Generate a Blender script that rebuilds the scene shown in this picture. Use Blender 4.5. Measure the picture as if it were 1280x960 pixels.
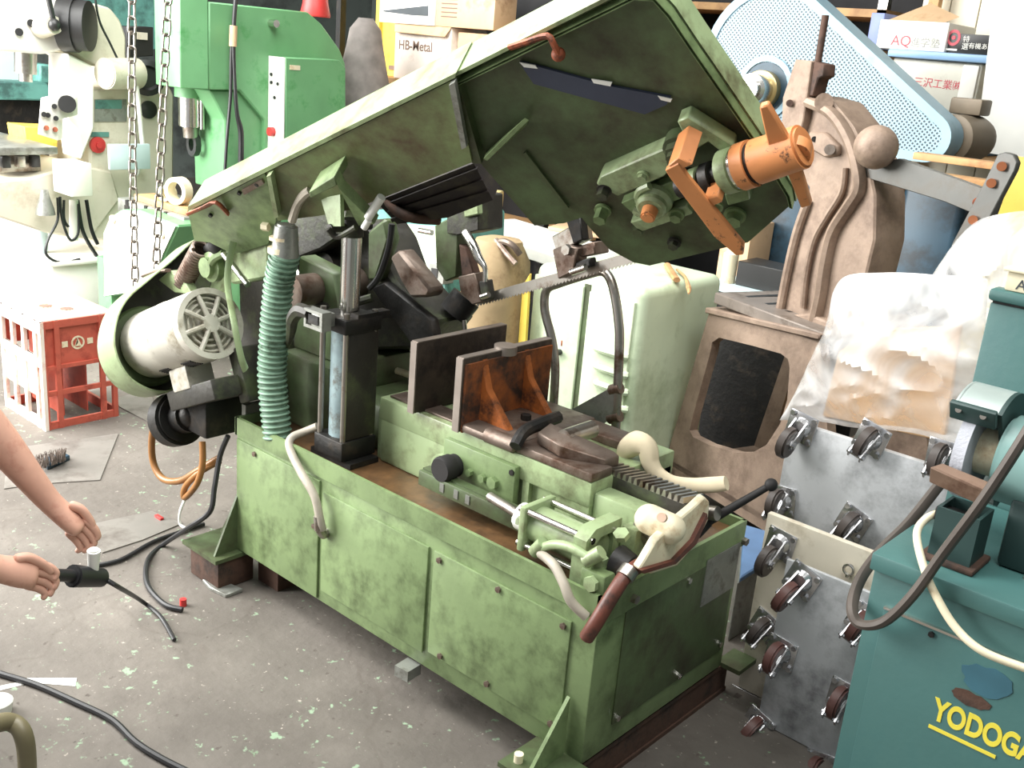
import bpy, bmesh, math, random
from mathutils import Vector as V, Matrix, noise
random.seed(7)
for o in list(bpy.data.objects): bpy.data.objects.remove(o, do_unlink=True)
S = bpy.context.scene; COL = S.collection
R = math.radians
# ---------------------------------------------------------------- camera
CAMP = V((1.103, -1.636, 1.619)); FPX = 1300.0
PIT, ROL, YAW = R(17.9), R(-4.93), R(130.6)
fw = V((math.cos(YAW)*math.cos(PIT), math.sin(YAW)*math.cos(PIT), -math.sin(PIT)))
r0 = fw.cross(V((0, 0, 1))).normalized(); d0 = fw.cross(r0)
rt = r0*math.cos(ROL) + d0*math.sin(ROL); dn = -r0*math.sin(ROL) + d0*math.cos(ROL)
cd = bpy.data.cameras.new('camera'); cam = bpy.data.objects.new('camera', cd); COL.objects.link(cam)
cam.matrix_world = Matrix(((rt.x, -dn.x, -fw.x, CAMP.x), (rt.y, -dn.y, -fw.y, CAMP.y), (rt.z, -dn.z, -fw.z, CAMP.z), (0, 0, 0, 1)))
cd.sensor_width = 36; cd.sensor_fit = 'HORIZONTAL'; cd.lens = FPX/1280*36; cd.clip_start = .02
S.camera = cam
# ---------------------------------------------------------------- light
S.view_settings.view_transform = 'Standard'; S.view_settings.look = 'None'; S.view_settings.gamma = 1
S.view_settings.use_curve_mapping = False; S.view_settings.exposure = 0.35
W = bpy.data.worlds.new('world'); S.world = W; W.use_nodes = True
W.node_tree.nodes['Background'].inputs[0].default_value = (.93, .97, 1, 1)
W.node_tree.nodes['Background'].inputs[1].default_value = .40
def area(name, loc, target, sx, sy, e, col=(1, 1, 1)):
    l = bpy.data.lights.new(name, 'AREA'); l.shape = 'RECTANGLE'; l.size = sx; l.size_y = sy; l.energy = e; l.color = col
    o = bpy.data.objects.new(name, l); COL.objects.link(o); o.location = loc
    o.rotation_euler = (V(target)-V(loc)).to_track_quat('-Z', 'Y').to_euler(); return o
area('daylight_shutter', (-4.8, -2.4, 2.3), (-3.4, 1.5, .7), 4.2, 3.2, 680, (1, .99, .96))
area('ceiling_lamp_rows', (-2.0, -.3, 3.85), (-2.0, -.1, 0), 4.0, 2.6, 250, (1, 1, .97))
area('ceiling_lamp_front', (1.3, -.5, 3.8), (.6, .2, 0), 1.6, 1.2, 60, (1, 1, .97))
# ---------------------------------------------------------------- helpers
def ray(px, py): return rt*((px-640)/FPX) + dn*((py-480)/FPX) + fw
def at(px, py, x=None, y=None, z=None):          # a picture point carried out to a real plane of the room
    d = ray(px, py)
    i, val = (0, x) if x is not None else (1, y) if y is not None else (2, z)
    return CAMP + d*((val-CAMP[i])/d[i])
def dp(px, py, d): return CAMP + ray(px, py)*d
AL, PH = R(24), R(45)                             # the saw arm is raised 24 degrees, its face canted 45
AU = V((math.cos(AL), 0, math.sin(AL))); AW = V((-math.sin(AL), 0, math.cos(AL))); YY = V((0, 1, 0)); ZZ = V((0, 0, 1)); XX = V((1, 0, 0))
AV = AW*math.cos(PH) - YY*math.sin(PH); AN = YY*math.cos(PH) + AW*math.sin(PH)
def arm(px, py, c):
    d = ray(px, py); return CAMP + d*((c-CAMP.dot(AN))/d.dot(AN))
def lin(c):
    return tuple(((v/255)/12.92 if v/255 <= .04045 else ((v/255+.055)/1.055)**2.4) for v in c)
MATS = {}
def mat(name, col, rough=.5, metal=0, var=.12, scale=6, wear=None, wamt=.3, wscale=9, bump=0., bscale=60, soft=.08, trans=0, spec=.5):
    m = bpy.data.materials.new(name); m.use_nodes = True; nt = m.node_tree; N = nt.nodes; L = nt.links
    b = N['Principled BSDF']; b.inputs['Roughness'].default_value = rough; b.inputs['Metallic'].default_value = metal
    b.inputs['Specular IOR Level'].default_value = spec
    if trans: b.inputs['Transmission Weight'].default_value = trans
    tc = N.new('ShaderNodeTexCoord'); c = lin(col)
    n1 = N.new('ShaderNodeTexNoise'); n1.inputs['Scale'].default_value = scale; n1.inputs['Detail'].default_value = 6
    L.new(tc.outputs['Object'], n1.inputs['Vector'])
    mx = N.new('ShaderNodeMix'); mx.data_type = 'RGBA'
    mx.inputs[6].default_value = (*[max(0, v*(1-var*1.6)) for v in c], 1); mx.inputs[7].default_value = (*[min(1, v*(1+var*1.6)) for v in c], 1)
    rp = N.new('ShaderNodeMapRange'); rp.inputs[1].default_value = .3; rp.inputs[2].default_value = .7
    L.new(n1.outputs['Fac'], rp.inputs[0]); L.new(rp.outputs[0], mx.inputs[0])
    out = mx.outputs[2]
    if wear:
        n2 = N.new('ShaderNodeTexNoise'); n2.inputs['Scale'].default_value = wscale; n2.inputs['Detail'].default_value = 9; n2.inputs['Roughness'].default_value = .68
        L.new(tc.outputs['Object'], n2.inputs['Vector'])
        r2 = N.new('ShaderNodeMapRange'); th = .72-.44*wamt; r2.inputs[1].default_value = th-soft; r2.inputs[2].default_value = th+soft
        L.new(n2.outputs['Fac'], r2.inputs[0])
        m2 = N.new('ShaderNodeMix'); m2.data_type = 'RGBA'; m2.inputs[7].default_value = (*lin(wear), 1)
        L.new(out, m2.inputs[6]); L.new(r2.outputs[0], m2.inputs[0]); out = m2.outputs[2]
    L.new(out, b.inputs['Base Color'])
    if bump:
        n3 = N.new('ShaderNodeTexNoise'); n3.inputs['Scale'].default_value = bscale; n3.inputs['Detail'].default_value = 4
        L.new(tc.outputs['Object'], n3.inputs['Vector'])
        bp = N.new('ShaderNodeBump'); bp.inputs['Strength'].default_value = bump; bp.inputs['Distance'].default_value = .01
        L.new(n3.outputs['Fac'], bp.inputs['Height']); L.new(bp.outputs[0], b.inputs['Normal'])
    MATS[name] = m; return m
class MB:
    def __init__(s): s.bm = bmesh.new()
    def _j(s, b, M=None):
        if M is not None: b.transform(M)
        t = bpy.data.meshes.new('t'); b.to_mesh(t); b.free(); s.bm.from_mesh(t); bpy.data.meshes.remove(t); return s
    def box(s, c, sz, M=None, bev=0, seg=2):
        b = bmesh.new(); bmesh.ops.create_cube(b, size=1); b.transform(Matrix.Diagonal((*sz, 1)))
        if bev: bmesh.ops.bevel(b, geom=b.edges[:], offset=bev, segments=seg, affect='EDGES', profile=.5)
        T = Matrix.Translation(V(c)) @ (M or Matrix.Identity(4)); return s._j(b, T)
    def bb(s, lo, hi, bev=0, seg=2):
        lo, hi = V(lo), V(hi); return s.box((lo+hi)/2, [abs(a) for a in hi-lo], None, bev, seg)
    def cyl(s, p0, p1, r, r2=None, n=20, bev=0, cap=True):
        p0, p1 = V(p0), V(p1); d = p1-p0; b = bmesh.new()
        bmesh.ops.create_cone(b, cap_ends=cap, segments=n, radius1=r, radius2=r if r2 is None else r2, depth=d.length)
        if bev:
            e = [e for e in b.edges if abs(e.verts[0].co.z-e.verts[1].co.z) < 1e-6]
            bmesh.ops.bevel(b, geom=e, offset=bev, segments=2, affect='EDGES')
        return s._j(b, Matrix.Translation((p0+p1)/2) @ d.to_track_quat('Z', 'Y').to_matrix().to_4x4())
    def hexb(s, p, d, r, h): p = V(p); d = V(d).normalized(); return s.cyl(p, p+d*h, r, n=6)
    def sph(s, c, r, sc=(1, 1, 1), M=None, n=20):
        b = bmesh.new(); bmesh.ops.create_uvsphere(b, u_segments=n, v_segments=max(6, n//2), radius=r); b.transform(Matrix.Diagonal((*sc, 1)))
        return s._j(b, Matrix.Translation(V(c)) @ (M or Matrix.Identity(4)))
    def prism(s, pts, vec, bev=0):
        vec = V(vec); pts = [V(p) for p in pts]; b = bmesh.new()
        a = [b.verts.new(p) for p in pts]; c = [b.verts.new(p+vec) for p in pts]; n = len(pts)
        b.faces.new(a); b.faces.new(c[::-1])
        for i in range(n): b.faces.new((a[i], c[i], c[(i+1) % n], a[(i+1) % n]))
        bmesh.ops.recalc_face_normals(b, faces=b.faces[:])
        if bev: bmesh.ops.bevel(b, geom=b.edges[:], offset=bev, segments=1, affect='EDGES')
        return s._j(b)
    def ring(s, outer, inner, vec):
        vec = V(vec); n = len(outer); b = bmesh.new()
        o = [b.verts.new(V(p)) for p in outer]; i_ = [b.verts.new(V(p)) for p in inner]
        o2 = [b.verts.new(V(p)+vec) for p in outer]; i2 = [b.verts.new(V(p)+vec) for p in inner]
        for k in range(n):
            j = (k+1) % n
            for q in ((o[k], o[j], i_[j], i_[k]), (o2[k], i2[k], i2[j], o2[j]), (o[k], o2[k], o2[j], o[j]), (i_[k], i_[j], i2[j], i2[k])): b.faces.new(q)
        bmesh.ops.recalc_face_normals(b, faces=b.faces[:]); return s._j(b)
    def tube(s, pts, r, n=10, sub=6, closed=False, rr=None, flat=None):
        pts = [V(p) for p in pts]; m = len(pts); P = []; RR = []
        if sub > 1 and m > 2:
            for i in range(m if closed else m-1):
                g = lambda k: pts[k % m] if closed else pts[max(0, min(m-1, k))]
                a, b_, c, d = g(i-1), g(i), g(i+1), g(i+2)
                for k in range(sub):
                    t = k/sub
                    P.append(.5*((2*b_)+(c-a)*t+(2*a-5*b_+4*c-d)*t*t+(3*b_-a-3*c+d)*t**3))
                    if rr: RR.append(rr[i % m]*(1-t)+rr[(i+1) % m]*t)
            if not closed:
                P.append(pts[-1])
                if rr: RR.append(rr[-1])
        else: P = pts; RR = rr or []
        b = bmesh.new(); rings = []; L = len(P)
        t0 = (P[1]-P[0]).normalized(); up = V((0, 0, 1)) if abs(t0.z) < .9 else V((1, 0, 0)); nx = t0.cross(up).normalized()
        for i in range(L):
            if closed: t = (P[(i+1) % L]-P[i-1]).normalized()
            else: t = (P[min(L-1, i+1)]-P[max(0, i-1)]).normalized()
            nx = (nx-t*nx.dot(t)).normalized(); ny = t.cross(nx); q = RR[i] if RR else r
            f1, f2 = flat or (1, 1)
            rings.append([b.verts.new(P[i]+(nx*math.cos(2*math.pi*k/n)*f1+ny*math.sin(2*math.pi*k/n)*f2)*q) for k in range(n)])
        for i in range(L if closed else L-1):
            A, B = rings[i], rings[(i+1) % L]
            for k in range(n): b.faces.new((A[k], A[(k+1) % n], B[(k+1) % n], B[k]))
        if not closed: b.faces.new(rings[0][::-1]); b.faces.new(rings[-1])
        bmesh.ops.recalc_face_normals(b, faces=b.faces[:]); return s._j(b)
    def lathe(s, prof, p0, ax, n=24):
        p0 = V(p0); q = V(ax).normalized().to_track_quat('Z', 'Y').to_matrix().to_4x4(); b = bmesh.new(); rings = []
        for r, h in prof:
            rings.append([b.verts.new((max(r, 1e-4)*math.cos(2*math.pi*k/n), max(r, 1e-4)*math.sin(2*math.pi*k/n), h)) for k in range(n)])
        for A, B in zip(rings, rings[1:]):
            for k in range(n): b.faces.new((A[k], A[(k+1) % n], B[(k+1) % n], B[k]))
        b.faces.new(rings[0][::-1]); b.faces.new(rings[-1])
        bmesh.ops.recalc_face_normals(b, faces=b.faces[:]); return s._j(b, Matrix.Translation(p0) @ q)
ORG = {}
def part(name, mb, m, parent=None, smooth=True, label=None, cat=None, group=None, kind=None, base=False):
    bm = mb.bm; me = bpy.data.meshes.new(name)
    lo = V((min(v.co[i] for v in bm.verts) for i in range(3))); hi = V((max(v.co[i] for v in bm.verts) for i in range(3)))
    c = (lo+hi)/2
    if base: c.z = lo.z
    bmesh.ops.translate(bm, vec=-c, verts=bm.verts[:])
    for f in bm.faces: f.smooth = smooth
    bm.to_mesh(me); bm.free()
    if smooth: me.set_sharp_from_angle(angle=R(38))
    me.materials.append(MATS[m]); o = bpy.data.objects.new(name, me); COL.objects.link(o)
    o.location = c
    if parent is not None:
        o.parent = parent; o.location = c-ORG[parent.name]
    ORG[o.name] = c.copy()
    setp(o, label, cat, group, kind); return o
def setp(o, label=None, cat=None, group=None, kind=None):
    if label: o['label'] = label
    if cat: o['category'] = cat
    if group: o['group'] = group
    if kind: o['kind'] = kind
def thing(name, loc, label, cat, group=None):
    o = bpy.data.objects.new(name, None); COL.objects.link(o); o.location = loc; o.empty_display_size = .05
    ORG[o.name] = V(loc); setp(o, label, cat, group); return o
def dup(o, parent, M):                            # copy of a part and its sub-parts at matrix M under parent
    c = o.copy(); COL.objects.link(c); c.parent = parent; c.matrix_local = M
    for ch in o.children:
        d = ch.copy(); COL.objects.link(d); d.parent = c; d.matrix_local = ch.matrix_local.copy()
    return c
def frame(c, x, y, z):
    return Matrix(((x.x, y.x, z.x, c[0]), (x.y, y.y, z.y, c[1]), (x.z, y.z, z.z, c[2]), (0, 0, 0, 1)))
def text(name, s, size, M, m, parent, depth=.0006, sx=1, bold=0):
    cu = bpy.data.curves.new('t', 'FONT'); cu.body = s; cu.size = size; cu.extrude = depth; cu.offset = bold
    t = bpy.data.objects.new('t', cu); COL.objects.link(t); bpy.context.view_layer.update()
    me = bpy.data.meshes.new_from_object(t); bpy.data.objects.remove(t)
    me.transform(M @ Matrix.Diagonal((sx, 1, 1, 1)))
    b = MB(); b.bm.from_mesh(me); return part(name, b, m, parent, smooth=False)
# ---------------------------------------------------------------- materials
mat('saw_green', (122, 142, 98), .42, 0, .12, 5, (62, 74, 44), .27, 7, .08, 40, soft=.13)
mat('saw_green_shaded_dirty', (84, 102, 68), .45, 0, .16, 4, (58, 52, 38), .42, 6, .1, 40, soft=.16)  # dirt wear over a base darkened to imitate shade under the arm
mat('saw_green_pale', (152, 170, 128), .38, 0, .12, 6, (92, 88, 62), .26, 9, .05, 40, soft=.12)  # paler copy of the saw paint, used too for strongly lit arm walls
mat('dark_cast', (44, 42, 36), .55, 0, .3, 8, (70, 78, 50), .3, 10, .2, 50)
mat('black_iron', (26, 25, 24), .5, .2, .25, 9, (58, 50, 42), .25, 12, .2, 50)
mat('oily_tray', (112, 82, 54), .35, 0, .25, 5, (44, 36, 28), .42, 6, .15, 30, soft=.15)
mat('steel', (165, 160, 152), .32, .9, .12, 8, (110, 88, 72), .25, 12)
mat('bright_steel', (215, 212, 205), .2, 1, .05, 9)
mat('worn_steel', (120, 106, 96), .45, .55, .2, 7, (84, 60, 46), .35, 10, .15, 50)
mat('jaw_iron', (64, 54, 46), .6, .3, .25, 9, (40, 34, 30), .4, 12, .2, 60)
mat('jaw_edge', (148, 138, 130), .45, .6, .15, 9)
mat('rust_orange', (178, 98, 40), .75, 0, .25, 9, (86, 48, 26), .42, 10, .2, 60)
mat('rust_patchy', (64, 46, 36), .75, 0, .25, 9, (168, 92, 40), .42, 9, .2, 60, soft=.12)
mat('rust_brown', (82, 58, 46), .8, 0, .25, 9, (50, 38, 32), .4, 9, .25, 50)
mat('orange_paint', (206, 134, 82), .45, 0, .1, 9, (92, 62, 44), .24, 26, .05, 40, soft=.03)
mat('clasp_red', (160, 84, 54), .6, 0, .2, 12, (70, 44, 34), .35, 20)
mat('motor_grey', (196, 192, 180), .45, 0, .08, 7, (140, 132, 112), .3, 9)
mat('hose_green', (124, 156, 134), .5, 0, .12, 12, (64, 86, 66), .35, 14)
mat('hose_brown', (150, 104, 58), .35, 0, .15, 10)
mat('hose_grey', (168, 160, 146), .5, 0, .15, 16)
mat('cable_black', (34, 34, 36), .45, 0, .15, 10)
mat('rubber', (28, 26, 26), .7, 0, .2, 10)
mat('cream', (226, 216, 186), .5, 0, .08, 10, (190, 160, 120), .25, 14)
mat('red_pipe', (104, 58, 46), .45, 0, .2, 14, (60, 42, 36), .35, 16)
mat('white_paint', (238, 238, 232), .5, 0, .04, 6)
mat('cyl_blue', (140, 160, 164), .35, .2, .15, 14, (92, 88, 78), .38, 18)
mat('zinc_plate', (196, 198, 200), .42, .12, .12, 5, (96, 96, 98), .32, 5, .03, 30, soft=.12)
mat('glossy_black', (58, 64, 82), .14, 0, .1, 6)  # bluish reflection on the black plate put into the base colour
mat('leather_pink', (206, 176, 154), .5)
mat('saw_green_mid', (108, 122, 80), .42, 0, .14, 5, (84, 70, 48), .36, 8, .08, 40, soft=.14)
mat('plate_grey', (150, 152, 146), .4, .5, .12, 14, (112, 110, 102), .3, 16)
# ---------------------------------------------------------------- setting
def concrete():
    m = mat('concrete', (112, 106, 99), .75, 0, .16, 2.2, (86, 80, 74), .42, 2.6, .25, 45, soft=.2)
    nt = m.node_tree; N = nt.nodes; L = nt.links; b = N['Principled BSDF']; src = b.inputs['Base Color'].links[0].from_socket
    tc = [n for n in N if n.type == 'TEX_COORD'][0]
    def layer(src, scale, lo, hi, col, kind='noise', mask=None):
        n = N.new('ShaderNodeTexNoise'); n.inputs['Scale'].default_value = scale; n.inputs['Detail'].default_value = 5; n.inputs['Roughness'].default_value = .6
        L.new(tc.outputs['Object'], n.inputs['Vector'])
        r = N.new('ShaderNodeMapRange'); r.inputs[1].default_value = lo; r.inputs[2].default_value = hi; L.new(n.outputs['Fac'], r.inputs[0])
        x = N.new('ShaderNodeMix'); x.data_type = 'RGBA'; x.inputs[7].default_value = (*lin(col), 1); L.new(src, x.inputs[6]); L.new(r.outputs[0], x.inputs[0]); return x.outputs[2]
    s = layer(src, 26, .635, .69, (136, 158, 132)); s = layer(s, 55, .66, .72, (164, 156, 146)); s = layer(s, 40, .65, .72, (80, 72, 66)); s = layer(s, 17, .67, .71, (122, 156, 120))
    v = N.new('ShaderNodeTexVoronoi'); v.feature = 'DISTANCE_TO_EDGE'; v.inputs['Scale'].default_value = 1.1
    nn = N.new('ShaderNodeTexNoise'); nn.inputs['Scale'].default_value = 3; ad = N.new('ShaderNodeVectorMath'); ad.operation = 'MULTIPLY_ADD'; ad.inputs[1].default_value = (.5, .5, .5)
    L.new(tc.outputs['Object'], nn.inputs['Vector']); L.new(nn.outputs['Color'], ad.inputs[0]); L.new(tc.outputs['Object'], ad.inputs[2]); L.new(ad.outputs[0], v.inputs['Vector'])
    r = N.new('ShaderNodeMapRange'); r.inputs[1].default_value = .003; r.inputs[2].default_value = .009; r.inputs[3].default_value = .16; r.inputs[4].default_value = 0; L.new(v.outputs[0], r.inputs[0])
    x = N.new('ShaderNodeMix'); x.data_type = 'RGBA'; x.inputs[7].default_value = (*lin((70, 60, 52)), 1); L.new(s, x.inputs[6]); L.new(r.outputs[0], x.inputs[0]); L.new(x.outputs[2], b.inputs['Base Color'])
concrete()
mat('wall_paint', (92, 100, 96), .8, 0, .15, 1.2, (66, 70, 68), .4, 2)
mat('ceiling_paint', (120, 120, 116), .9, 0, .1, 1.2)
part('floor', MB().bb((-9, -4, -.12), (5, 8, 0)), 'concrete', kind='structure')
part('wall_back', MB().bb((-9, 7.0, 0), (5, 7.2, 4.0)), 'wall_paint', kind='structure')
part('wall_left', MB().bb((-9.2, .5, 0), (-9, 7.2, 4.0)), 'wall_paint', kind='structure')
part('ceiling', MB().bb((-9.2, -1.2, 4.0), (5, 7.2, 4.1)), 'ceiling_paint', kind='structure')  # unseen ceiling, added to keep overhead light off the back
part('wall_right_light_block', MB().bb((2.8, -4, 0), (3.0, 7.2, 4.0)), 'wall_paint', kind='structure')  # unseen wall added to keep light off right-hand faces
# ================================================================ BAND SAW
saw = thing('band_saw', (-.67, .3, 0), 'large worn green horizontal band saw with its arm raised', 'band saw')
# ---- base
b = MB(); b.bb((-1.34, 0, .105), (0, .60, .497), .004); base = part('base_body', b, 'saw_green', saw)
b = MB()
b.bb((-1.342, -.004, .478), (.002, .006, .532)); b.bb((-1.342, .594, .478), (.002, .604, .532)); b.bb((-1.344, -.004, .478), (-1.334, .604, .532)); b.bb((-.006, -.004, .46), (.004, .604, .532))
part('tray_rim', b, 'saw_green', saw)
part('coolant_tray', MB().bb((-1.333, .007, .498), (-.007, .593, .504)), 'oily_tray', saw)
def door(x0, x1, z0, z1, bolts):
    d = part('access_door', MB().bb((x0, -.0065, z0), (x1, 0, z1), .002), 'saw_green', saw)
    for (bx, bz) in bolts: part('bolt', MB().hexb((bx, -.0065, bz), (0, -1, 0), .008, .006), 'worn_steel', d)
door(-1.332, -.945, .112, .468, [(-1.24, .45), (-.96, .33)])
door(-.928, -.517, .145, .442, [])
door(-.497, -.066, .158, .442, [(-.475, .425), (-.28, .43), (-.085, .425), (-.45, .17), (-.29, .172), (-.09, .17)])
ep = part('end_panel', MB().bb((0, .10, .165), (.005, .575, .462), .002), 'saw_green_shaded_dirty', saw)
for (y, z) in ((.115, .178), (.37, .178), (.56, .19), (.35, .45)): part('bolt', MB().hexb((.005, y, z), (1, 0, 0), .008, .006), 'bright_steel', ep)
part('name_plate', MB().bb((.005, .425, .35), (.0075, .582, .478)), 'plate_grey', ep)
for (y, z) in ((.118, .487), (.60, .475)): part('bolt', MB().hexb((.004, y, z), (1, 0, 0), .011, .012), 'steel', base)
# feet
def foot(x, y, sx, sy):
    b = MB(); b.bb((x-.09, y-.08, .098), (x+.09, y+.08, .11)); f = part('foot_plate', b, 'saw_green_shaded_dirty', saw)
    part('foot_block', MB().bb((x-.07, y-.065, 0.002), (x+.08, y+.06, .098), .003), 'rust_brown', f)
foot(-1.39, -.02, 1, 1); foot(-1.39, .62, 1, 1)
b = MB(); b.prism([(-1.34, .02, .30), (-1.34, .02, .11), (-1.46, .02, .11), (-1.45, .02, .125)], (0, .008, 0)); b.prism([(-1.335, 0, .30), (-1.335, -.085, .11), (-1.335, 0, .11)], (.008, 0, 0)); part('foot_gusset', b, 'saw_green_shaded_dirty', saw)
b = MB(); b.prism([(-.055, -.006, .262), (-.055, -.006, .11), (-.055, -.125, .11), (-.055, -.118, .125)], (.009, 0, 0)); part('foot_gusset', b, 'saw_green', saw)
b = MB(); b.bb((-.13, -.135, .098), (.03, .0, .11)); f = part('foot_plate', b, 'saw_green_shaded_dirty', saw)
part('foot_bolt', MB().cyl((-.10, -.10, .0), (-.10, -.10, .13), .011, n=10), 'cream', f)
b = MB(); b.bb((-.02, .61, .095), (.05, .70, .108)); f = part('foot_plate', b, 'saw_green_shaded_dirty', saw)
b = MB(); b.bb((-.10, -.13, 0), (-.005, .66, .012)); b.bb((-.022, -.13, .012), (-.01, .66, .096)); b.bb((-.10, -.13, .086), (-.005, .66, .097)); part('skid_channel', b, 'rust_brown', saw)
b = MB(); b.bb((-1.30, .05, 0), (-1.2, .58, .104)); part('skid_channel', b, 'rust_brown', saw)
part('shim', MB().box((-.55, -.02, .085), (.045, .05, .03), Matrix.Rotation(.1, 4, 'Z')), 'plate_grey', saw)
# ---- vise bed
b = MB(); b.bb((-.90, .16, .503), (-.40, .50, .672), .012); b.bb((-.902, .158, .625), (-.17, .502, .69), .006)
b.bb((-.92, .175, .503), (-.17, .49, .65)); b.ring([(-.375, .16, .53), (-.172, .16, .53), (-.172, .16, .66), (-.375, .16, .66)], [(-.355, .16, .55), (-.225, .16, .55), (-.225, .16, .65), (-.355, .16, .65)], (0, .02, 0))
bed = part('vise_bed', b, 'saw_green_pale', saw)
b = MB()
for y in (.175, .30, .42): b.bb((-.88, y, .69), (-.42, y+.06, .697), .002)
part('slideway', b, 'worn_steel', bed)
part('slide_plate', MB().bb((-.405, .158, .690), (-.172, .236, .712), .003), 'worn_steel', bed)
part('slide_plate', MB().bb((-.405, .38, .690), (-.25, .46, .712), .003), 'worn_steel', bed)
b = MB(); b.bb((-.63, .140, .545), (-.385, .16, .66), .003); fp_ = part('front_plate', b, 'saw_green', bed)
for x, r in ((-.53, .010), (-.485, .011), (-.45, .016)): part('bolt', MB().hexb((x, .14, .60), (0, -1, 0), r, .012), 'saw_green', fp_)
part('bolt', MB().hexb((-.395, .142, .645), (0, -1, 0), .008, .006), 'black_iron', fp_)
b = MB(); b.lathe([(.030, 0), (.030, .014), (.027, .018), (.034, .020), (.034, .05), (.03, .056)], (-.585, .14, .60), (0, -1, 0)); part('black_knob', b, 'rubber', fp_)
part('knob_cap', MB().cyl((-.60, .115, .60), (-.60, .10, .60), .032, n=20), 'saw_green_pale', fp_)
# sight bar along the bed, and its guide
b = MB(); b.bb((-.66, .085, .535), (-.27, .10, .575), .002); b.bb((-.66, .10, .572), (-.27, .125, .578)); part('guide_bar', b, 'saw_green_shaded_dirty', saw)
for x in (-.58, -.53, -.49): part('tape_mark', MB().bb((x, .083, .545), (x+.014, .086, .568)), 'plate_grey', saw)
# ---- jaws
for x, nm in ((-.765, 0), (-.60, 1)):
    j = part('vise_jaw', MB().bb((x, .135, .692), (x+.024, .475, .885), .004), 'jaw_iron', saw)
    part('jaw_edge', MB().bb((x+.001, .132, .692), (x+.023, .136, .884)), 'jaw_edge', j)
    part('jaw_top', MB().bb((x+.001, .136, .884), (x+.023, .474, .8865)), 'jaw_edge', j)
    if nm:
        for y in (.20, .36):
            part('jaw_rib', MB().prism([(x+.024, y, .875), (x+.024, y, .692), (x+.14, y, .692), (x+.135, y, .71), (x+.05, y, .80)], (0, .022, 0), .003), 'rust_orange', j)
        part('jaw_back', MB().bb((x+.024, .14, .692), (x+.03, .47, .87)), 'rust_patchy', j)
        b = MB(); b.bb((x+.02, .14, .692), (x+.20, .47, .715), .008); b.cyl((x+.10, .16, .705), (x+.19, .16, .705), .02); part('jaw_foot', b, 'worn_steel', j)
        part('bolt', MB().hexb((x+.1, .30, .715), (0, 0, 1), .014, .014), 'black_iron', j)
        b = MB(); b.cyl((x+.012, .30, .87), (x+.012, .30, .892), .03, n=20); part('jaw_boss', b, 'jaw_edge', j)
# ---- rack and clamp lever
b = MB(); b.bb((-.45, .24, .60), (.034, .295, .688), .003)
n_t = 30; tb3 = MB()
for i in range(n_t):
    x = -.445+i*.0158
    tb3.prism([(x, .24, .687), (x+.011, .24, .687), (x+.009, .24, .702), (x+.003, .24, .702)], (.018, .055, 0))
rk = part('rack_bar', b, 'dark_cast', saw); part('rack_teeth', tb3, 'steel', rk, kind='stuff')
b = MB(); p = at(645, 557, z=.72); q = at(697, 530, z=.74)
b.tube([at(644, 558, z=.715), at(655, 540, z=.74), at(675, 530, z=.75), at(698, 521, z=.755)], .016, n=8); hinge = part('clamp_hinge', b, 'black_iron', saw)
b = MB(); b.prism([at(672, 540, z=.745), at(688, 528, z=.755), at(712, 540, z=.755), at(768, 563, z=.735), at(775, 570, z=.725), at(757, 575, z=.725), at(700, 556, z=.745)], (0, 0, -.03), .003); part('clamp_lever', b, 'worn_steel', saw)
b = MB(); b.cyl((-.31, .22, .742), (-.31, .33, .742), .022, n=14); part('hinge_pin', b, 'steel', hinge)
# ---- front rail, hub and handle
b = MB(); b.bb((-.17, .17, .56), (-.035, .23, .665), .006); b.bb((-.17, .15, .565), (-.07, .17, .60), .003); b.bb((-.06, .135, .565), (-.02, .17, .635), .003); part('screw_housing', b, 'saw_green_pale', saw)
b = MB(); b.cyl((-.045, .20, .625), (-.002, .20, .625), .045, n=24); part('screw_collar', b, 'steel', saw)
# cream capsule hub pinned to a cream hand lever
hx = .05
c1 = at(820, 655, x=hx); c2 = at(838, 660, x=hx)
b = MB(); ax = V((1, .25, -.12)).normalized()
h0, h1 = at(812, 649, x=.015), at(838, 661, x=.062); b.cyl(h0, h1, .033, n=24); b.sph(h1, .033, n=24); b.sph(h0, .033, n=24); hub = part('hub', b, 'cream', saw)
part('hub_pin', MB().cyl(at(834, 655, x=.075)+V((0, -.02, .02)), at(834, 655, x=.075)+V((.008, -.04, .03)), .010, n=14), 'leather_pink', hub)
b = MB(); hp = [(873, 616), (879, 622), (877, 645), (862, 675), (838, 702), (806, 712), (790, 706), (798, 694), (812, 670), (836, 648), (858, 630)]
b.prism([at(px, py, x=.05) for px, py in hp], (.018, .0, -.004), .003); hl = part('hand_lever', b, 'cream', saw)
b = MB(); b.prism([at(px, py, x=.0685) for px, py in [(879, 640), (880, 646), (866, 678), (840, 703), (800, 715), (797, 711), (838, 699), (862, 674)]], (.01, 0, 0)); part('lever_edge', b, 'red_pipe', hl)
# black ball lever
b = MB(); e0 = at(885, 652, y=.34); e1 = at(964, 606, y=.40); b.cyl(at(870, 668, y=.32), e0, .013, n=12); b.cyl(e0, e1, .011, .008, n=12); b.sph(e1, .015); ll = part('ball_lever', b, 'rubber', saw)
b = MB(); b.cyl(at(880, 640, y=.33), at(897, 642, y=.33), .017, n=16); part('lever_socket', b, 'steel', ll)
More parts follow.
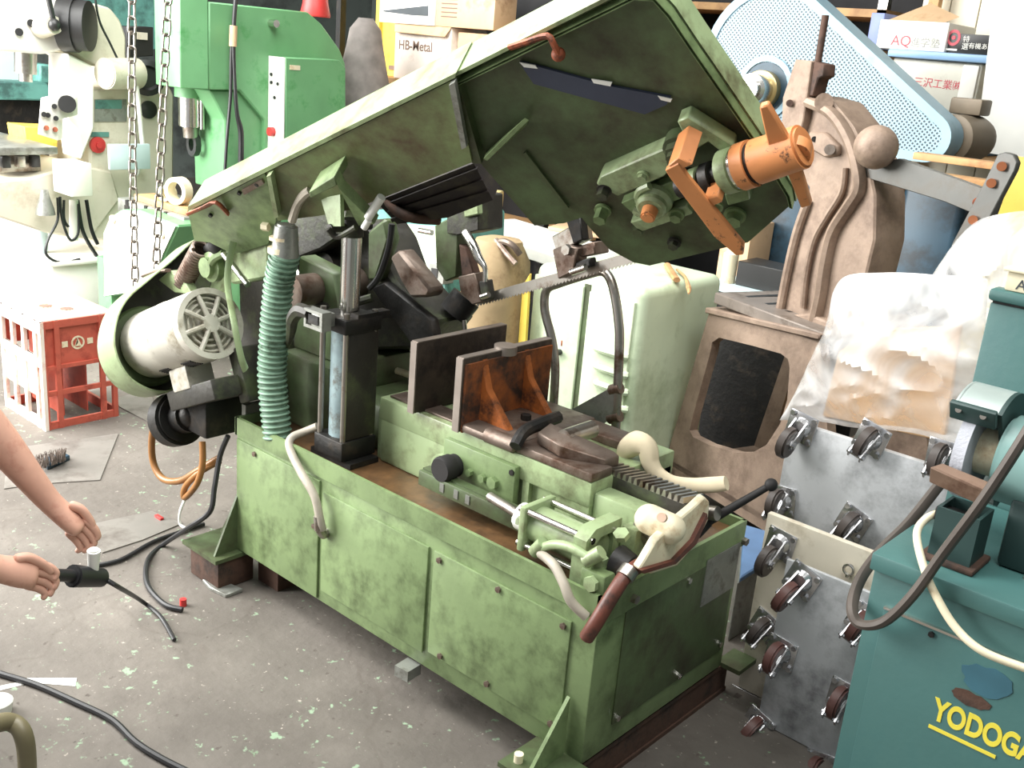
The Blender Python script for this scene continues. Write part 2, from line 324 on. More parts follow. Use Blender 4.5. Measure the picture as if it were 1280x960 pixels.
# ---- vise hydraulic cylinder
vy, vz = .075, .585
b = MB(); b.cyl((-.245, vy, vz), (-.075, vy, vz), .043, n=24); vc = part('vise_cylinder', b, 'saw_green_pale', saw)
b = MB(); b.bb((-.262, vy-.055, vz-.055), (-.245, vy+.055, vz+.055), .004); part('cylinder_flange', b, 'saw_green_pale', vc)
b = MB(); b.ring([(-.10, vy-.06, vz-.06), (-.10, vy-.06, vz+.045), (-.10, vy-.03, vz+.065), (-.10, vy+.065, vz+.065), (-.10, vy+.065, vz-.06)], [(-.10, vy-.03, vz-.035), (-.10, vy-.03, vz+.02), (-.10, vy-.01, vz+.04), (-.10, vy+.04, vz+.04), (-.10, vy+.04, vz-.035)], (.035, 0, 0)); b.bb((-.10, vy-.04, vz-.05), (-.085, vy+.05, vz+.05)); part('cylinder_flange', b, 'saw_green_pale', vc)
b = MB(); b.bb((-.065, vy-.07, vz-.065), (.0, vy-.005, vz-.01), .006); part('port_block', b, 'saw_green', vc)
for q_, d_, r_, h_ in (((-.03, vy-.07, vz-.035), (0, -1, 0), .018, .012), ((-.05, vy-.03, vz-.01), (0, 0, 1), .022, .016), ((-.03, vy+.02, vz+.045), (0, -.5, 1), .018, .014)): part('bolt', MB().hexb(q_, d_, r_, h_), 'saw_green_pale', vc)
for dy, dz in ((-.042, .042), (.042, .042), (-.042, -.042), (.042, -.042)):
    part('tie_rod', MB().cyl((-.27, vy+dy, vz+dz), (-.06, vy+dy, vz+dz), .008, n=10), 'bright_steel', vc)
b = MB(); b.cyl((-.30, vy, vz), (-.262, vy, vz), .033, n=20); b.hexb((-.275, vy-.04, vz+.01), (-1, 0, 0), .012, .012); part('rod_gland', b, 'white_paint', vc)
part('piston_rod', MB().cyl((-.42, vy+.02, vz), (-.30, vy, vz), .012, n=12), 'steel', vc)
b = MB(); b.cyl((-.02, vy, vz-.005), (.02, vy, vz-.005), .04, .03, n=20); part('end_cap', b, 'black_iron', vc)
b = MB(); b.tube([at(672, 688, y=.02), at(690, 681, y=.015), at(712, 684, y=.01), at(735, 697, y=.01)], .011, n=10); part('hydraulic_pipe', b, 'saw_green_pale', saw)
part('pipe_elbow', MB().cyl(at(668, 690, y=.02), at(680, 678, y=.02), .016, n=12), 'saw_green_pale', saw); part('pipe_elbow', MB().cyl(at(732, 702, y=.01), at(752, 690, y=.02), .016, n=12), 'saw_green_pale', saw)
b = MB(); b.tube([at(676, 692, y=.015), at(692, 706, y=-.015), at(704, 728, y=-.03), at(714, 752, y=-.03), at(733, 771, y=-.012)], .011, n=10); part('conduit', b, 'hose_grey', saw)
b = MB(); b.tube([at(733, 797, x=.02), at(745, 778, x=.035), at(768, 740, x=.045), at(785, 716, x=.045), at(806, 703, x=.05)], .016, n=10); part('red_pipe', b, 'red_pipe', saw)
b = MB(); b.cyl(at(780, 722, x=.045), at(788, 711, x=.045), .02, n=12); part('pipe_nut', b, 'steel', saw)
# ---- hydraulic lift cylinder
lx, ly = -.972, .10
b = MB(); b.bb((lx-.06, ly-.06, .52), (lx+.06, ly+.06, .575), .004); b.bb((lx-.085, ly-.05, .505), (lx+.085, ly+.05, .52)); lc = part('lift_cylinder_base', b, 'black_iron', saw)
part('barrel', MB().cyl((lx, ly, .575), (lx, ly, .875), .046, n=24), 'cyl_blue', lc)
part('barrel_shield', MB().bb((lx+.032, ly-.045, .575), (lx+.056, ly+.06, .875), .006), 'dark_cast', lc)
b = MB(); b.bb((lx-.062, ly-.062, .875), (lx+.062, ly+.062, .915), .004); b.bb((lx+.03, ly-.02, .905), (lx+.06, ly+.09, .925)); part('cylinder_cap', b, 'black_iron', lc)
for dx in (-.048, .048):
    for dy in (-.048, .048): part('tie_rod', MB().cyl((lx+dx, ly+dy, .53), (lx+dx, ly+dy, .93), .008, n=10), 'steel', lc)
part('piston_rod', MB().cyl((lx, ly, .915), (lx, ly, 1.135), .0265, n=24), 'bright_steel', lc)
b = MB(); b.bb((lx-.02, ly-.11, .892), (lx+.02, ly-.062, .928), .003); jb = part('valve_box', b, 'plate_grey', lc)
part('valve_face', MB().bb((lx-.028, ly-.113, .898), (lx+.012, ly-.11, .922)), 'black_iron', jb)
b = MB(); b.ring([(lx-.045, ly-.114, .885), (lx+.03, ly-.114, .885), (lx+.03, ly-.114, .935), (lx-.045, ly-.114, .935)], [(lx-.037, ly-.114, .893), (lx+.022, ly-.114, .893), (lx+.022, ly-.114, .927), (lx-.037, ly-.114, .927)], (0, .03, 0)); part('valve_frame', b, 'plate_grey', jb)
b = MB(); b.tube([at(388, 392, y=.0), at(375, 388, y=.0), at(366, 398, y=.0), at(364, 412, y=.02), at(360, 430, y=.05), at(350, 445, y=.1)], .014, n=8, rr=[.018, .02, .017, .014, .008, .006]); part('hydraulic_hose', b, 'dark_cast', saw)
b = MB(); b.tube([at(397, 533, y=.06), at(380, 540, y=.04), at(365, 547, y=.01), at(362, 560, y=-.01), at(376, 590, y=-.03), at(393, 620, y=-.035), at(400, 650, y=-.035), at(403, 662, y=-.03)], .0115, n=10); part('conduit', b, 'hose_grey', saw)
b = MB(); b.cyl(at(398, 645, y=-.035), at(399, 662, y=-.035), .014, n=10); b.tube([at(399, 660, y=-.03), at(404, 668, y=-.02), at(410, 664, y=.0)], .013, n=8); part('conduit_elbow', b, 'steel', saw)
# bracket joining rod and arm
pb = arm(430, 240, 1.09)
b = MB(); b.prism([arm(386, 240, 1.02), arm(418, 220, 1.02), arm(421, 232, 1.02), arm(388, 248, 1.02)], AN*.07, .002); b.prism([arm(418, 222, 1.02), arm(424, 236, 1.02), arm(468, 280, 1.06), arm(448, 282, 1.06)], AN*.03); part('lift_bracket', b, 'saw_green', saw)
part('clevis_plate', MB().prism([at(401, 248, y=.03), at(425, 243, y=.03), at(426, 283, y=.03), at(411, 283, y=.03)], (0, .012, 0)), 'saw_green_pale', saw); part('clevis_plate', MB().prism([at(436, 250, y=.13), at(455, 262, y=.13), at(440, 288, y=.13), at(428, 285, y=.13)], (0, .012, 0)), 'saw_green_pale', saw)
b = MB(); b.cyl((lx, ly-.075, 1.145), (lx, ly+.06, 1.145), .012, n=14); b.cyl((lx, ly, 1.12), (lx, ly, 1.165), .03, n=16); b.tube([at(410, 286, y=.02), at(422, 296, y=.04), at(445, 284, y=.05)], .008, n=8); part('clevis_pin', b, 'dark_cast', saw)
part('white_rod', MB().cyl(at(460, 272, y=.05), at(477, 246, y=.05), .011, n=10), 'white_paint', saw)
part('white_rod', MB().cyl(at(455, 285, y=.05), at(461, 275, y=.05), .009, n=10), 'white_paint', saw)
# ---- ribbed green hose
hy = .03
hpts = [at(356, 318, y=hy), at(349, 350, y=hy), at(345, 390, y=hy), at(342, 430, y=hy), at(340, 465, y=hy), at(342, 500, y=hy), at(347, 545, y=hy)]
b = MB(); b.tube(hpts, .037, n=20, sub=8, rr=[.034, .036, .037, .037, .037, .036, .036]); hs = part('ribbed_hose', b, 'hose_green', saw)
def polyl(pts, n):
    seg = [(pts[i+1]-pts[i]).length for i in range(len(pts)-1)]; tot = sum(seg); out = []
    for k in range(n):
        t = tot*k/(n-1); i = 0
        while i < len(seg)-1 and t > seg[i]: t -= seg[i]; i += 1
        out.append((pts[i].lerp(pts[i+1], min(1, t/seg[i])), (pts[i+1]-pts[i]).normalized()))
    return out
b = MB()
for p, t in polyl(hpts, 34):
    q = t.to_track_quat('Z', 'Y').to_matrix(); b.tube([p+q @ V((.0375*math.cos(k*math.pi/9), .0375*math.sin(k*math.pi/9), 0)) for k in range(18)], .0048, n=6, sub=1, closed=True)
part('hose_rib', b, 'hose_green', hs, kind='stuff')
b = MB(); b.cyl(hpts[0]+V((0, 0, -.01)), at(358, 280, y=hy), .038, .030, n=20, bev=.006); part('hose_tape', b, 'plate_grey', hs)
b = MB(); b.cyl(at(354, 316, y=hy), at(354, 309, y=hy), .041, n=20); b.cyl(at(355, 300, y=hy), at(355, 296, y=hy), .039, n=20); b.hexb(at(336, 284, y=hy), (-1, -.4, 0), .012, .02); part('hose_clamp', b, 'cream', hs)
b = MB(); b.tube([at(365, 276, y=.03), at(372, 255, y=.02), at(381, 243, y=.0), at(388, 238, y=.0)], .012, n=8); part('hose_pipe', b, 'hose_grey', saw)
# ================================================================ SAW ARM
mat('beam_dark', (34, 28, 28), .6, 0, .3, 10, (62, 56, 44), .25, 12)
H = [(572, 97), (640, 63), (700, 33), (765, 1), (795, -14), (822, -12), (842, 10), (870, 52), (910, 110), (952, 172), (990, 236), (993, 252), (935, 303), (900, 311), (812, 332), (792, 328), (762, 312), (740, 288), (727, 272), (705, 279), (668, 282), (603, 207)]
def arms(pts, c): return [arm(x, y, c) for x, y in pts]
def inset(pts, d):
    c = sum(pts, V())/len(pts); out = []
    for i, p in enumerate(pts):
        a = pts[i-1]; q = pts[(i+1) % len(pts)]; t = (q-a).normalized(); nn = AN.cross(t).normalized()
        if nn.dot(c-p) < 0: nn = -nn
        out.append(p+nn*d)
    return out
hp_ = arms(H, 1.125)
hs_ = part('wheel_housing', MB().prism(hp_, AN*.062), 'saw_green_shaded_dirty', saw)
lip = [p-AN*.022 for p in hp_]
il = inset(lip, .008); part('housing_lip', MB().ring(lip[:12]+il[:12][::-1], [p.lerp(q, .2) for p, q in zip(lip[:12]+il[:12][::-1], il[:12]+lip[:12][::-1])], AN*.03), 'saw_green', hs_)
part('housing_skin', MB().ring([p+AN*.002 for p in hp_[1:12]]+[p+AN*.002 for p in inset(hp_, -.004)[1:12][::-1]], [p+AN*.002 for p in inset(hp_, -.001)[1:12]]+[p+AN*.002 for p in inset(hp_, -.003)[1:12][::-1]], AN*.055), 'saw_green_pale', hs_)  # thin pale skin paints the light on the top and end walls
b = MB(); b.prism([arm(609, 201, 1.07), arm(661, 150, 1.07), arm(659, 156, 1.124), arm(612, 192, 1.124), ], AV*.008-AU*.004); part('gusset', b, 'saw_green', hs_)
part('rib_strip', MB().prism(arms([(655, 190), (658, 188), (712, 258), (709, 260)], 1.123), -AN*.006), 'saw_green_shaded_dirty', hs_)
# dark glossy plate riveted on the housing
b = MB(); b.prism(arms([(649, 78), (671, 83), (763, 108), (838, 122), (833, 131), (806, 143), (667, 105)], 1.117), AN*.006); pl = part('warning_plate', b, 'glossy_black', hs_)
b = MB(); b.prism(arms([(739, 99), (765, 103), (763, 108), (742, 104)], 1.1155), AN*.002); b.prism(arms([(649, 78), (669, 82), (672, 86), (655, 84)], 1.1155), AN*.002); b.prism(arms([(822, 120), (840, 124), (838, 128), (826, 125)], 1.1155), AN*.002); part('plate_edge', b, 'white_paint', pl)
# covers over the arm beam
L1 = [(333, 216), (568, 99), (590, 203), (482, 246), (440, 262), (398, 270), (347, 276)]
L2 = [(235, 265), (331, 217), (345, 276), (335, 305), (292, 318), (262, 303), (243, 301)]
c1_ = part('beam_cover', MB().prism(arms(L1, 1.095), AN*.10), 'saw_green_mid', saw)
c2_ = part('beam_cover', MB().prism(arms(L2, 1.097), AN*.09), 'saw_green', saw)
part('cover_top', MB().prism([arm(235, 264, 1.09), arm(569, 97, 1.09), arm(570, 91, 1.09), arm(235, 258, 1.09)], AN*.10), 'saw_green_pale', c1_)  # paler strip stands in for bright light on the arm's top
part('cover_top', MB().prism([arm(565, 98, 1.10), arm(790, -14, 1.10), arm(790, -20, 1.10), arm(565, 93, 1.10)], AN*.09), 'saw_green_pale', hs_)  # bright light along the housing top painted as paler green
part('cover_flange', MB().prism(arms([(561, 107), (568, 103), (583, 184), (577, 187)], 1.08), AN*.014), 'plate_grey', c1_)
part('cover_flange', MB().prism(arms([(333, 221), (338, 219), (348, 271), (343, 274)], 1.075), AN*.02), 'saw_green_pale', c2_)
part('cover_end', MB().prism(arms([(568, 103), (575, 110), (602, 205), (590, 204)], 1.10), AN*.03), 'saw_green_shaded_dirty', c1_)
# clasps
b = MB(); b.tube([arm(638, 59, 1.085), arm(660, 52, 1.085), arm(684, 45, 1.085), arm(692, 55, 1.085), arm(699, 69, 1.09)], .011, n=8, sub=3, flat=(1, .6)); b.sph(arm(698, 68, 1.09), .014); part('cover_clasp', b, 'clasp_red', hs_)
b = MB(); b.tube([arm(236, 267, 1.082), arm(255, 259, 1.082), arm(270, 253, 1.082), arm(285, 267, 1.088)], .010, n=8, sub=3, flat=(1, .5)); part('cover_clasp', b, 'clasp_red', c2_)
part('hinge_strip', MB().prism(arms([(302, 238), (327, 225), (330, 230), (305, 244)], 1.09), AN*.01), 'worn_steel', c2_)
b = MB()
for x, y in ((264, 268), (300, 240), (322, 229)): b.cyl(arm(x, y, 1.097), arm(x, y, 1.097)-AN*.008, .006, n=8)
part('rivet', b, 'black_iron', c2_, kind='stuff')
# open beam under the covers, recess shade put into its dark colour
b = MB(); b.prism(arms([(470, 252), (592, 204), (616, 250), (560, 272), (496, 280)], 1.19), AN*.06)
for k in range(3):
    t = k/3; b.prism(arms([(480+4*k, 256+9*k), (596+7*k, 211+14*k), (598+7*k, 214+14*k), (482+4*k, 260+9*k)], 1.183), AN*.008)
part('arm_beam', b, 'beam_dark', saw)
# ---- blade tension unit on the housing
tu = part('tension_bar', MB().prism(arms([(745, 231), (750, 221), (842, 181), (851, 198), (830, 221), (772, 246)], 1.085), AN*.045, .003), 'saw_green_pale', saw)
part('tension_bar', MB().prism(arms([(787, 278), (858, 258), (866, 268), (800, 291)], 1.095), AN*.03, .003), 'saw_green_pale', saw)
b = MB(); b.prism(arms([(776, 254), (842, 226), (858, 246), (796, 272)], 1.10), AN*.025, .002); sl = part('tension_slide', b, 'saw_green', saw)
b = MB(); o = arm(818, 247, 1.10); b.lathe([(.042, 0), (.042, .012), (.034, .02), (.034, .03), (.028, .036)], o, -AN); part('bearing_boss', b, 'saw_green_pale', sl)
b = MB(); b.cyl(o-AN*.034, o-AN*.062, .018, .016, n=18, bev=.003); part('axle_cap', b, 'orange_paint', sl)
b = MB(); b.tube([arm(793, 262, 1.09), arm(803, 266, 1.085), arm(812, 262, 1.085)], .010, n=8); b.tube([arm(797, 247, 1.085), arm(800, 238, 1.085), arm(812, 232, 1.085)], .009, n=8); part('grease_pipe', b, 'saw_green_pale', sl)
def bolt3(px, py, c, r, h, m, par):
    p = arm(px, py, c); b = MB(); b.cyl(p, p-AN*.006, r*1.35, n=18); b.hexb(p-AN*.006, -AN, r, h); return part('bolt', b, m, par)
for q in ((756, 236, 1.09, .013, .02, 'dark_cast'), (754, 262, 1.12, .015, .03, 'saw_green'), (799, 284, 1.11, .012, .012, 'saw_green_shaded_dirty'), (846, 267, 1.092, .013, .012, 'saw_green'), (804, 219, 1.084, .010, .008, 'saw_green_pale'), (919, 268, 1.115, .018, .02, 'saw_green'), (895, 257, 1.10, .012, .012, 'saw_green_pale'), (843, 302, 1.12, .012, .012, 'dark_cast')): bolt3(*q, tu)
b = MB(); o = arm(853, 175, 1.115); b.cyl(o, o-AN*.03, .034, n=20); b.hexb(o-AN*.03, -AN, .027, .018); b.hexb(o-AN*.048, -AN, .02, .014); part('pivot_nut', b, 'saw_green_shaded_dirty', tu)
b = MB(); b.prism(arms([(846, 152), (860, 146), (917, 182), (917, 196), (905, 194), (885, 178), (866, 190), (860, 180)], 1.085), AN*.035, .003); br = part('yoke', b, 'saw_green_pale', saw)
b = MB(); b.prism(arms([(905, 243), (936, 236), (938, 250), (910, 258)], 1.09), AN*.03, .003); part('yoke_foot', b, 'saw_green', br)
cs = 1.055
p0 = arm(911, 214, cs)
b = MB(); b.cyl(p0-AU*.012, p0+AU*.02, .045, n=24, bev=.004); part('yoke_ring', b, 'saw_green_pale', br)
part('washer_ring', MB().cyl(p0+AU*.02, p0+AU*.028, .042, n=24), 'bright_steel', br)
b = MB(); b.cyl(p0-AU*.12, p0-AU*.012, .022, n=16); b.cyl(p0-AU*.10, p0-AU*.085, .034, n=16); b.cyl(p0-AU*.055, p0-AU*.035, .032, n=16); part('tension_screw', b, 'black_iron', br)
part('screw_sleeve', MB().cyl(p0-AU*.085, p0-AU*.065, .030, n=16), 'saw_green_pale', br)
b = MB(); b.cyl(p0+AU*.028, p0+AU*.055, .047, n=24); b.cyl(p0+AU*.060, p0+AU*.165, .045, .042, n=24, bev=.005); hd = part('tension_handle', b, 'orange_paint', saw)
part('handle_groove', MB().cyl(p0+AU*.054, p0+AU*.061, .041, n=24), 'black_iron', hd)
e = p0+AU*.150
b = MB(); b.prism([arm(951, 127, cs), arm(962, 124, cs), arm(990, 172, cs), arm(1003, 206, cs), arm(1016, 250, cs), arm(1003, 254, cs), arm(985, 208, cs), arm(962, 176, cs)], -AN*.016, .003); b.cyl(e-AN*.018, e+AN*.006, .028, n=20); part('handle_bar', b, 'orange_paint', hd)
b = MB(); b.cyl(p0+AU*.163, p0+AU*.168, .012, n=12); part('handle_hole', b, 'black_iron', hd)
b = MB(); b.prism(arms([(831, 213), (848, 204), (860, 222), (930, 307), (929, 319), (920, 320), (893, 297), (838, 224)], .985), AN*.012, .002)
b.prism(arms([(834, 208), (848, 197), (866, 206), (849, 213)], .987), AN*.09, .002); b.prism(arms([(879, 250), (897, 245), (903, 253), (886, 260)], .99), AN*.10, .002); part('orange_lever', b, 'orange_paint', saw)
# ---- blade
yb = .425
B0, B1 = at(596, 381, y=yb), at(806, 323, y=yb)
bd = (B1-B0).normalized(); bn = V((-bd.z, 0, bd.x)); Lb = (B1-B0).length; nt = int(Lb/.0115)
pts = [B0+bn*.026]
low = []
for i in range(nt): low += [B0+bd*(Lb*i/nt), B0+bd*(Lb*(i+.15)/nt)-bn*.006]
b = MB(); b.prism([B0+bn*.024]+low+[B1, B1+bn*.024], (0, .0018, 0)); part('saw_blade', b, 'steel', saw, smooth=False)
# ---- right blade guide
def blk(pts, y, dy, bev=.003): return MB().prism([at(x, yy, y=y) for x, yy in pts], (0, dy, 0), bev)
g = part('blade_guide', blk([(690, 312), (705, 306), (722, 310), (716, 340), (697, 349)], .40, .05), 'worn_steel', saw)
part('guide_arm', blk([(689, 296), (712, 283), (724, 278), (727, 300), (712, 308), (694, 312)], .42, .05), 'steel', g)
part('guide_arm', blk([(706, 272), (724, 266), (728, 300), (716, 305)], .41, .03), 'black_iron', g)
part('guide_insert', blk([(709, 332), (736, 322), (738, 333), (712, 343)], .405, .03), 'black_iron', g)
part('guide_block', blk([(722, 308), (742, 302), (744, 318), (726, 322)], .42, .06), 'worn_steel', g)
part('guide_bolt', MB().cyl(at(714, 340, y=.39), at(732, 334, y=.39), .009, n=10), 'bright_steel', g)
part('guide_bolt', MB().hexb(at(710, 312, y=.40), (0, -1, 0), .014, .012), 'steel', g)
# ---- left blade guide and the bracket that carries it
ga = part('guide_bracket', blk([(543, 282), (566, 270), (572, 292), (570, 346), (556, 352), (545, 335)], .43, .06), 'saw_green_shaded_dirty', saw)
part('bracket_block', blk([(558, 262), (582, 240), (598, 244), (598, 288), (572, 294), (558, 292)], .42, .10), 'dark_cast', ga)
part('bracket_plate', blk([(577, 246), (596, 239), (598, 268), (580, 272)], .41, .02), 'saw_green_pale', ga)
g = part('blade_guide', blk([(572, 346), (593, 341), (602, 378), (590, 381), (575, 365)], .40, .05), 'worn_steel', saw)
part('guide_stem', blk([(573, 305), (582, 310), (592, 342), (577, 346)], .43, .03), 'rust_brown', g)
b = MB(); b.tube([at(582, 291, y=.41), at(592, 308, y=.40), at(598, 322, y=.40), at(606, 335, y=.40), at(606, 352, y=.40)], .011, n=10, rr=[.013, .013, .012, .007, .007]); part('coolant_pipe', b, 'bright_steel', g)
part('guide_insert', blk([(598, 352), (607, 350), (611, 374), (602, 377)], .40, .03), 'dark_cast', g)
part('guide_bolt', MB().cyl(at(602, 371, y=.39), at(611, 368, y=.39), .008, n=10), 'bright_steel', g)
b = MB(); o = at(566, 393, y=.42); b.cyl(o, o+V((.02, .03, .05)), .045, n=20); rl = part('blade_brush', b, 'black_iron', saw)
b = MB(); o = at(541, 407, y=.42); b.cyl(o, o+V((-.05, .05, -.01)), .06, .062, n=24, bev=.004); part('brush_wheel', b, 'rust_brown', rl)
part('brush_stem', MB().cyl(at(580, 400, y=.42), at(583, 430, y=.42), .007, n=8), 'steel', rl)
# ---- drive castings under the arm
b = MB()
b.prism([at(x, y, y=.34) for x, y in ((372, 300), (410, 285), (455, 275), (472, 300), (488, 345), (532, 395), (546, 402), (520, 436), (400, 440), (368, 380))], (0, .16, 0), .01)
gb = part('gearbox', b, 'dark_cast', saw)
b = MB(); o = at(415, 335, y=.33); b.cyl(o, o+V((0, .06, 0)), .11, n=28, bev=.008); b.cyl(o-V((0, .03, 0)), o, .05, n=20); part('gear_cover', b, 'black_iron', gb)
b = MB(); b.prism([at(x, y, y=.30) for x, y in ((486, 322), (498, 312), (538, 362), (534, 372), (512, 372), (500, 352))], (0, .06, 0), .008); part('cast_arm', b, 'worn_steel', gb)
b = MB(); b.prism([at(x, y, y=.30) for x, y in ((458, 290), (480, 272), (486, 300), (470, 352), (458, 352))], (0, .05, 0), .01); part('cast_arm', b, 'saw_green_shaded_dirty', gb)
b = MB(); b.prism([at(x, y, y=.31) for x, y in ((462, 360), (480, 352), (540, 400), (548, 440), (520, 440))], (0, .03, 0), .006); part('cast_arm', b, 'black_iron', gb)
b = MB(); b.tube([at(482, 246, y=.20), at(494, 262, y=.2), at(515, 272, y=.22), at(548, 275, y=.3)], .014, n=10); part('arm_hose', b, 'rust_brown', gb)
b = MB(); b.tube([at(490, 280, y=.25), at(486, 310, y=.25), at(474, 345, y=.25), at(462, 360, y=.25)], .009, n=8); part('arm_hose', b, 'cable_black', gb)
b = MB(); b.tube([at(368, 335, y=.22), at(380, 360, y=.2), at(395, 378, y=.18), at(425, 382, y=.2), at(465, 372, y=.25)], .012, n=8); part('arm_hose', b, 'dark_cast', gb)
b = MB(); b.tube([at(366, 334, y=.21), at(372, 345, y=.21), at(380, 358, y=.2)], .014, n=8); part('hose_fitting', b, 'bright_steel', gb)
b = MB(); b.prism([at(x, y, y=.32) for x, y in ((362, 362), (420, 388), (420, 400), (362, 380))], (0, .04, 0)); part('cast_rib', b, 'saw_green', gb)
for px, py in ((388, 326), (400, 350), (440, 330), (390, 352)): part('bolt', MB().hexb(at(px, py, y=.32), (0, -1, 0), .016, .016), 'worn_steel', gb)
b = MB(); b.prism([at(x, y, y=.27) for x, y in ((298, 350), (338, 302), (372, 268), (425, 262), (440, 285), (400, 312), (374, 322), (374, 452), (312, 470), (300, 430))], (0, .06, 0), .006); part('drive_casting', b, 'dark_cast', gb)
b = MB(); b.tube([at(456, 461, y=.40), at(485, 461, y=.40), at(505, 466, y=.40), at(526, 474, y=.40)], .011, n=8); part('coolant_hose', b, 'cream', saw)
# column carrying the pivot
b = MB(); b.bb((-1.32, .14, .503), (-1.10, .52, .72), .01); b.prism([(-1.32, .18, .72), (-1.06, .18, .72), (-1.14, .18, .98), (-1.30, .18, 1.0)], (0, .06, 0), .006); b.prism([(-1.32, .44, .72), (-1.06, .44, .72), (-1.14, .44, .98), (-1.30, .44, 1.0)], (0, .06, 0), .006); b.bb((-1.10, .20, .503), (-.9, .55, .64), .02); part('pivot_column', b, 'saw_green_shaded_dirty', saw)
part('pivot_shaft', MB().cyl((-1.22, .1, .92), (-1.22, .55, .92), .045, n=20), 'worn_steel', saw)
b = MB(); b.prism([at(x, y, y=.08) for x, y in ((270, 318), (300, 306), (334, 300), (336, 348), (290, 356), (272, 344))], (0, .10, 0), .008); pc = part('pivot_casting', b, 'saw_green_pale', saw)
b = MB(); o = at(270, 333, y=.07); b.lathe([(.045, 0), (.045, .02), (.03, .024), (.03, .04)], o, (0, -1, 0)); b.tube([at(262, 345, y=.05), at(266, 325, y=.04), at(280, 316, y=.05)], .012, n=8); part('hub_boss', b, 'saw_green', pc)
b = MB(); b.cyl(at(280, 318, y=.04), at(310, 356, y=.02), .010, n=10); rd = part('release_rod', b, 'bright_steel', saw)
b = MB(); b.sph(at(272, 307, y=.05), .028); b.cyl(at(262, 312, y=.08), at(275, 306, y=.05), .02, n=12); part('rod_ball', b, 'rubber', rd)
part('cover_strap', MB().tube([at(292, 302, y=.02), at(286, 330, y=.0), at(285, 360, y=-.03), at(292, 400, y=-.08), at(301, 445, y=-.08), at(307, 462, y=-.06)], .012, n=8, flat=(1, .4)), 'saw_green_pale', saw)
# spring
b = MB(); s0, s1 = at(252, 310, y=.05), at(229, 353, y=.05); d = (s1-s0); q = d.to_track_quat('Z', 'Y').to_matrix(); N_ = 15
b.tube([s0+d*(k/(N_*12))+q @ V((.027*math.cos(2*math.pi*k/12), .027*math.sin(2*math.pi*k/12), 0)) for k in range(N_*12+1)], .0055, n=6, sub=1); b.tube([s1, s1+V((0, -.01, -.02)), s1+V((.02, -.01, -.03))], .005, n=6); part('return_spring', b, 'worn_steel', saw)
# ---- drive motor on the arm axis
mo = V((-1.40, -.05, .805)); mr = .104
b = MB(); b.lathe([(.06, -.36), (mr*.94, -.352), (mr, -.34), (mr, -.20), (mr*1.012, -.195), (mr*1.012, -.18), (mr, -.175), (mr, -.05), (mr*.97, -.02)], mo, AU, 36); mt = part('drive_motor', b, 'motor_grey', saw)
qa = AU.to_track_quat('Z', 'Y').to_matrix()
def mp(r, a, h): return mo + qa @ V((r*math.cos(a), r*math.sin(a), h))
b = MB(); b.ring([mp(mr*.99, k*math.pi/18, -.02) for k in range(36)], [mp(mr*.83, k*math.pi/18, -.02) for k in range(36)], AU*.03)
for k in range(8):
    a = k*math.pi/4+.2; b.tube([mp(.02, a, .008), mp(mr*.55, a, .006), mp(mr*.92, a, 0)], .0075, n=8, sub=2)
b.cyl(mp(0, 0, -.01), mp(0, 0, .014), .026, n=16); part('fan_guard', b, 'motor_grey', mt)
part('fan_shade', MB().cyl(mp(0, 0, -.03), mp(0, 0, -.022), mr*.84, n=28), 'black_iron', mt)  # black disc painted in for the shade inside the fan cover
b = MB()
for rr_ in (.045, .062, .077): b.tube([mp(rr_, k*math.pi/14, -.008) for k in range(28)], .0035, n=6, sub=1, closed=True)
part('fan_grille', b, 'motor_grey', mt)
b = MB()
for g0 in (-.24, -.11):
    for k in range(6):
        a = -2.1+.07*k; b.tube([mp(mr*1.003, a, g0), mp(mr*1.003, a, g0+.055)], .003, n=6, sub=1)
part('vent_slot', b, 'black_iron', mt, kind='stuff')
b = MB(); b.box(mo-AU*.16-AW*.13, (.10, .09, .07), frame((0, 0, 0), AU, YY, AW), .008); part('terminal_box', b, 'motor_grey', mt)
b = MB(); b.box(mo-AU*.13-AW*.185+YY*.08, (.26, .24, .06), frame((0, 0, 0), AU, YY, AW), .006); b.box(mo-AU*.0-AW*.16+YY*.15, (.05, .2, .16), frame((0, 0, 0), AU, YY, AW), .006); part('motor_bracket', b, 'dark_cast', mt)
b = MB(); b.lathe([(.10, -.42), (.125, -.40), (.125, -.37), (.118, -.362)], mo, AU, 32); part('motor_pulley', b, 'saw_green_shaded_dirty', mt)
# ---- belt guard
def up(px, py, c):
    d = ray(px, py); return CAMP + d*((c-CAMP.dot(AU))/d.dot(AU))
cu = mo.dot(AU)-.30
G = [(250, 296), (215, 325), (185, 350), (160, 372), (147, 395), (142, 425), (148, 452), (165, 476), (195, 490), (225, 486), (250, 465), (266, 430), (278, 380), (290, 330), (285, 300)]
def dense(pts, k):
    n = len(pts); out = []
    for i in range(n):
        a, b_, c, d = (V((*pts[(i+j) % n], 0)) for j in (-1, 0, 1, 2))
        for q in range(k):
            t = q/k; v = .5*((2*b_)+(c-a)*t+(2*a-5*b_+4*c-d)*t*t+(3*b_-a-3*c+d)*t**3); out.append((v.x, v.y))
    return out
go = [up(x, y, cu) for x, y in dense(G, 4)]; gc = sum(go, V())/len(go)
def scl(p, s): return [gc+(q-gc)*s for q in p]
gd = part('belt_guard', MB().ring(go, scl(go, .975), -AU*.11), 'saw_green_pale', saw)
part('guard_back', MB().prism([p-AU*.112 for p in scl(go, .99)], -AU*.004), 'dark_cast', gd)
b = MB(); b.prism([at(x, y, y=.03) for x, y in ((197, 350), (212, 338), (232, 355), (240, 368), (218, 366))], (0, .03, 0), .003); part('guard_bracket', b, 'saw_green_pale', gd)
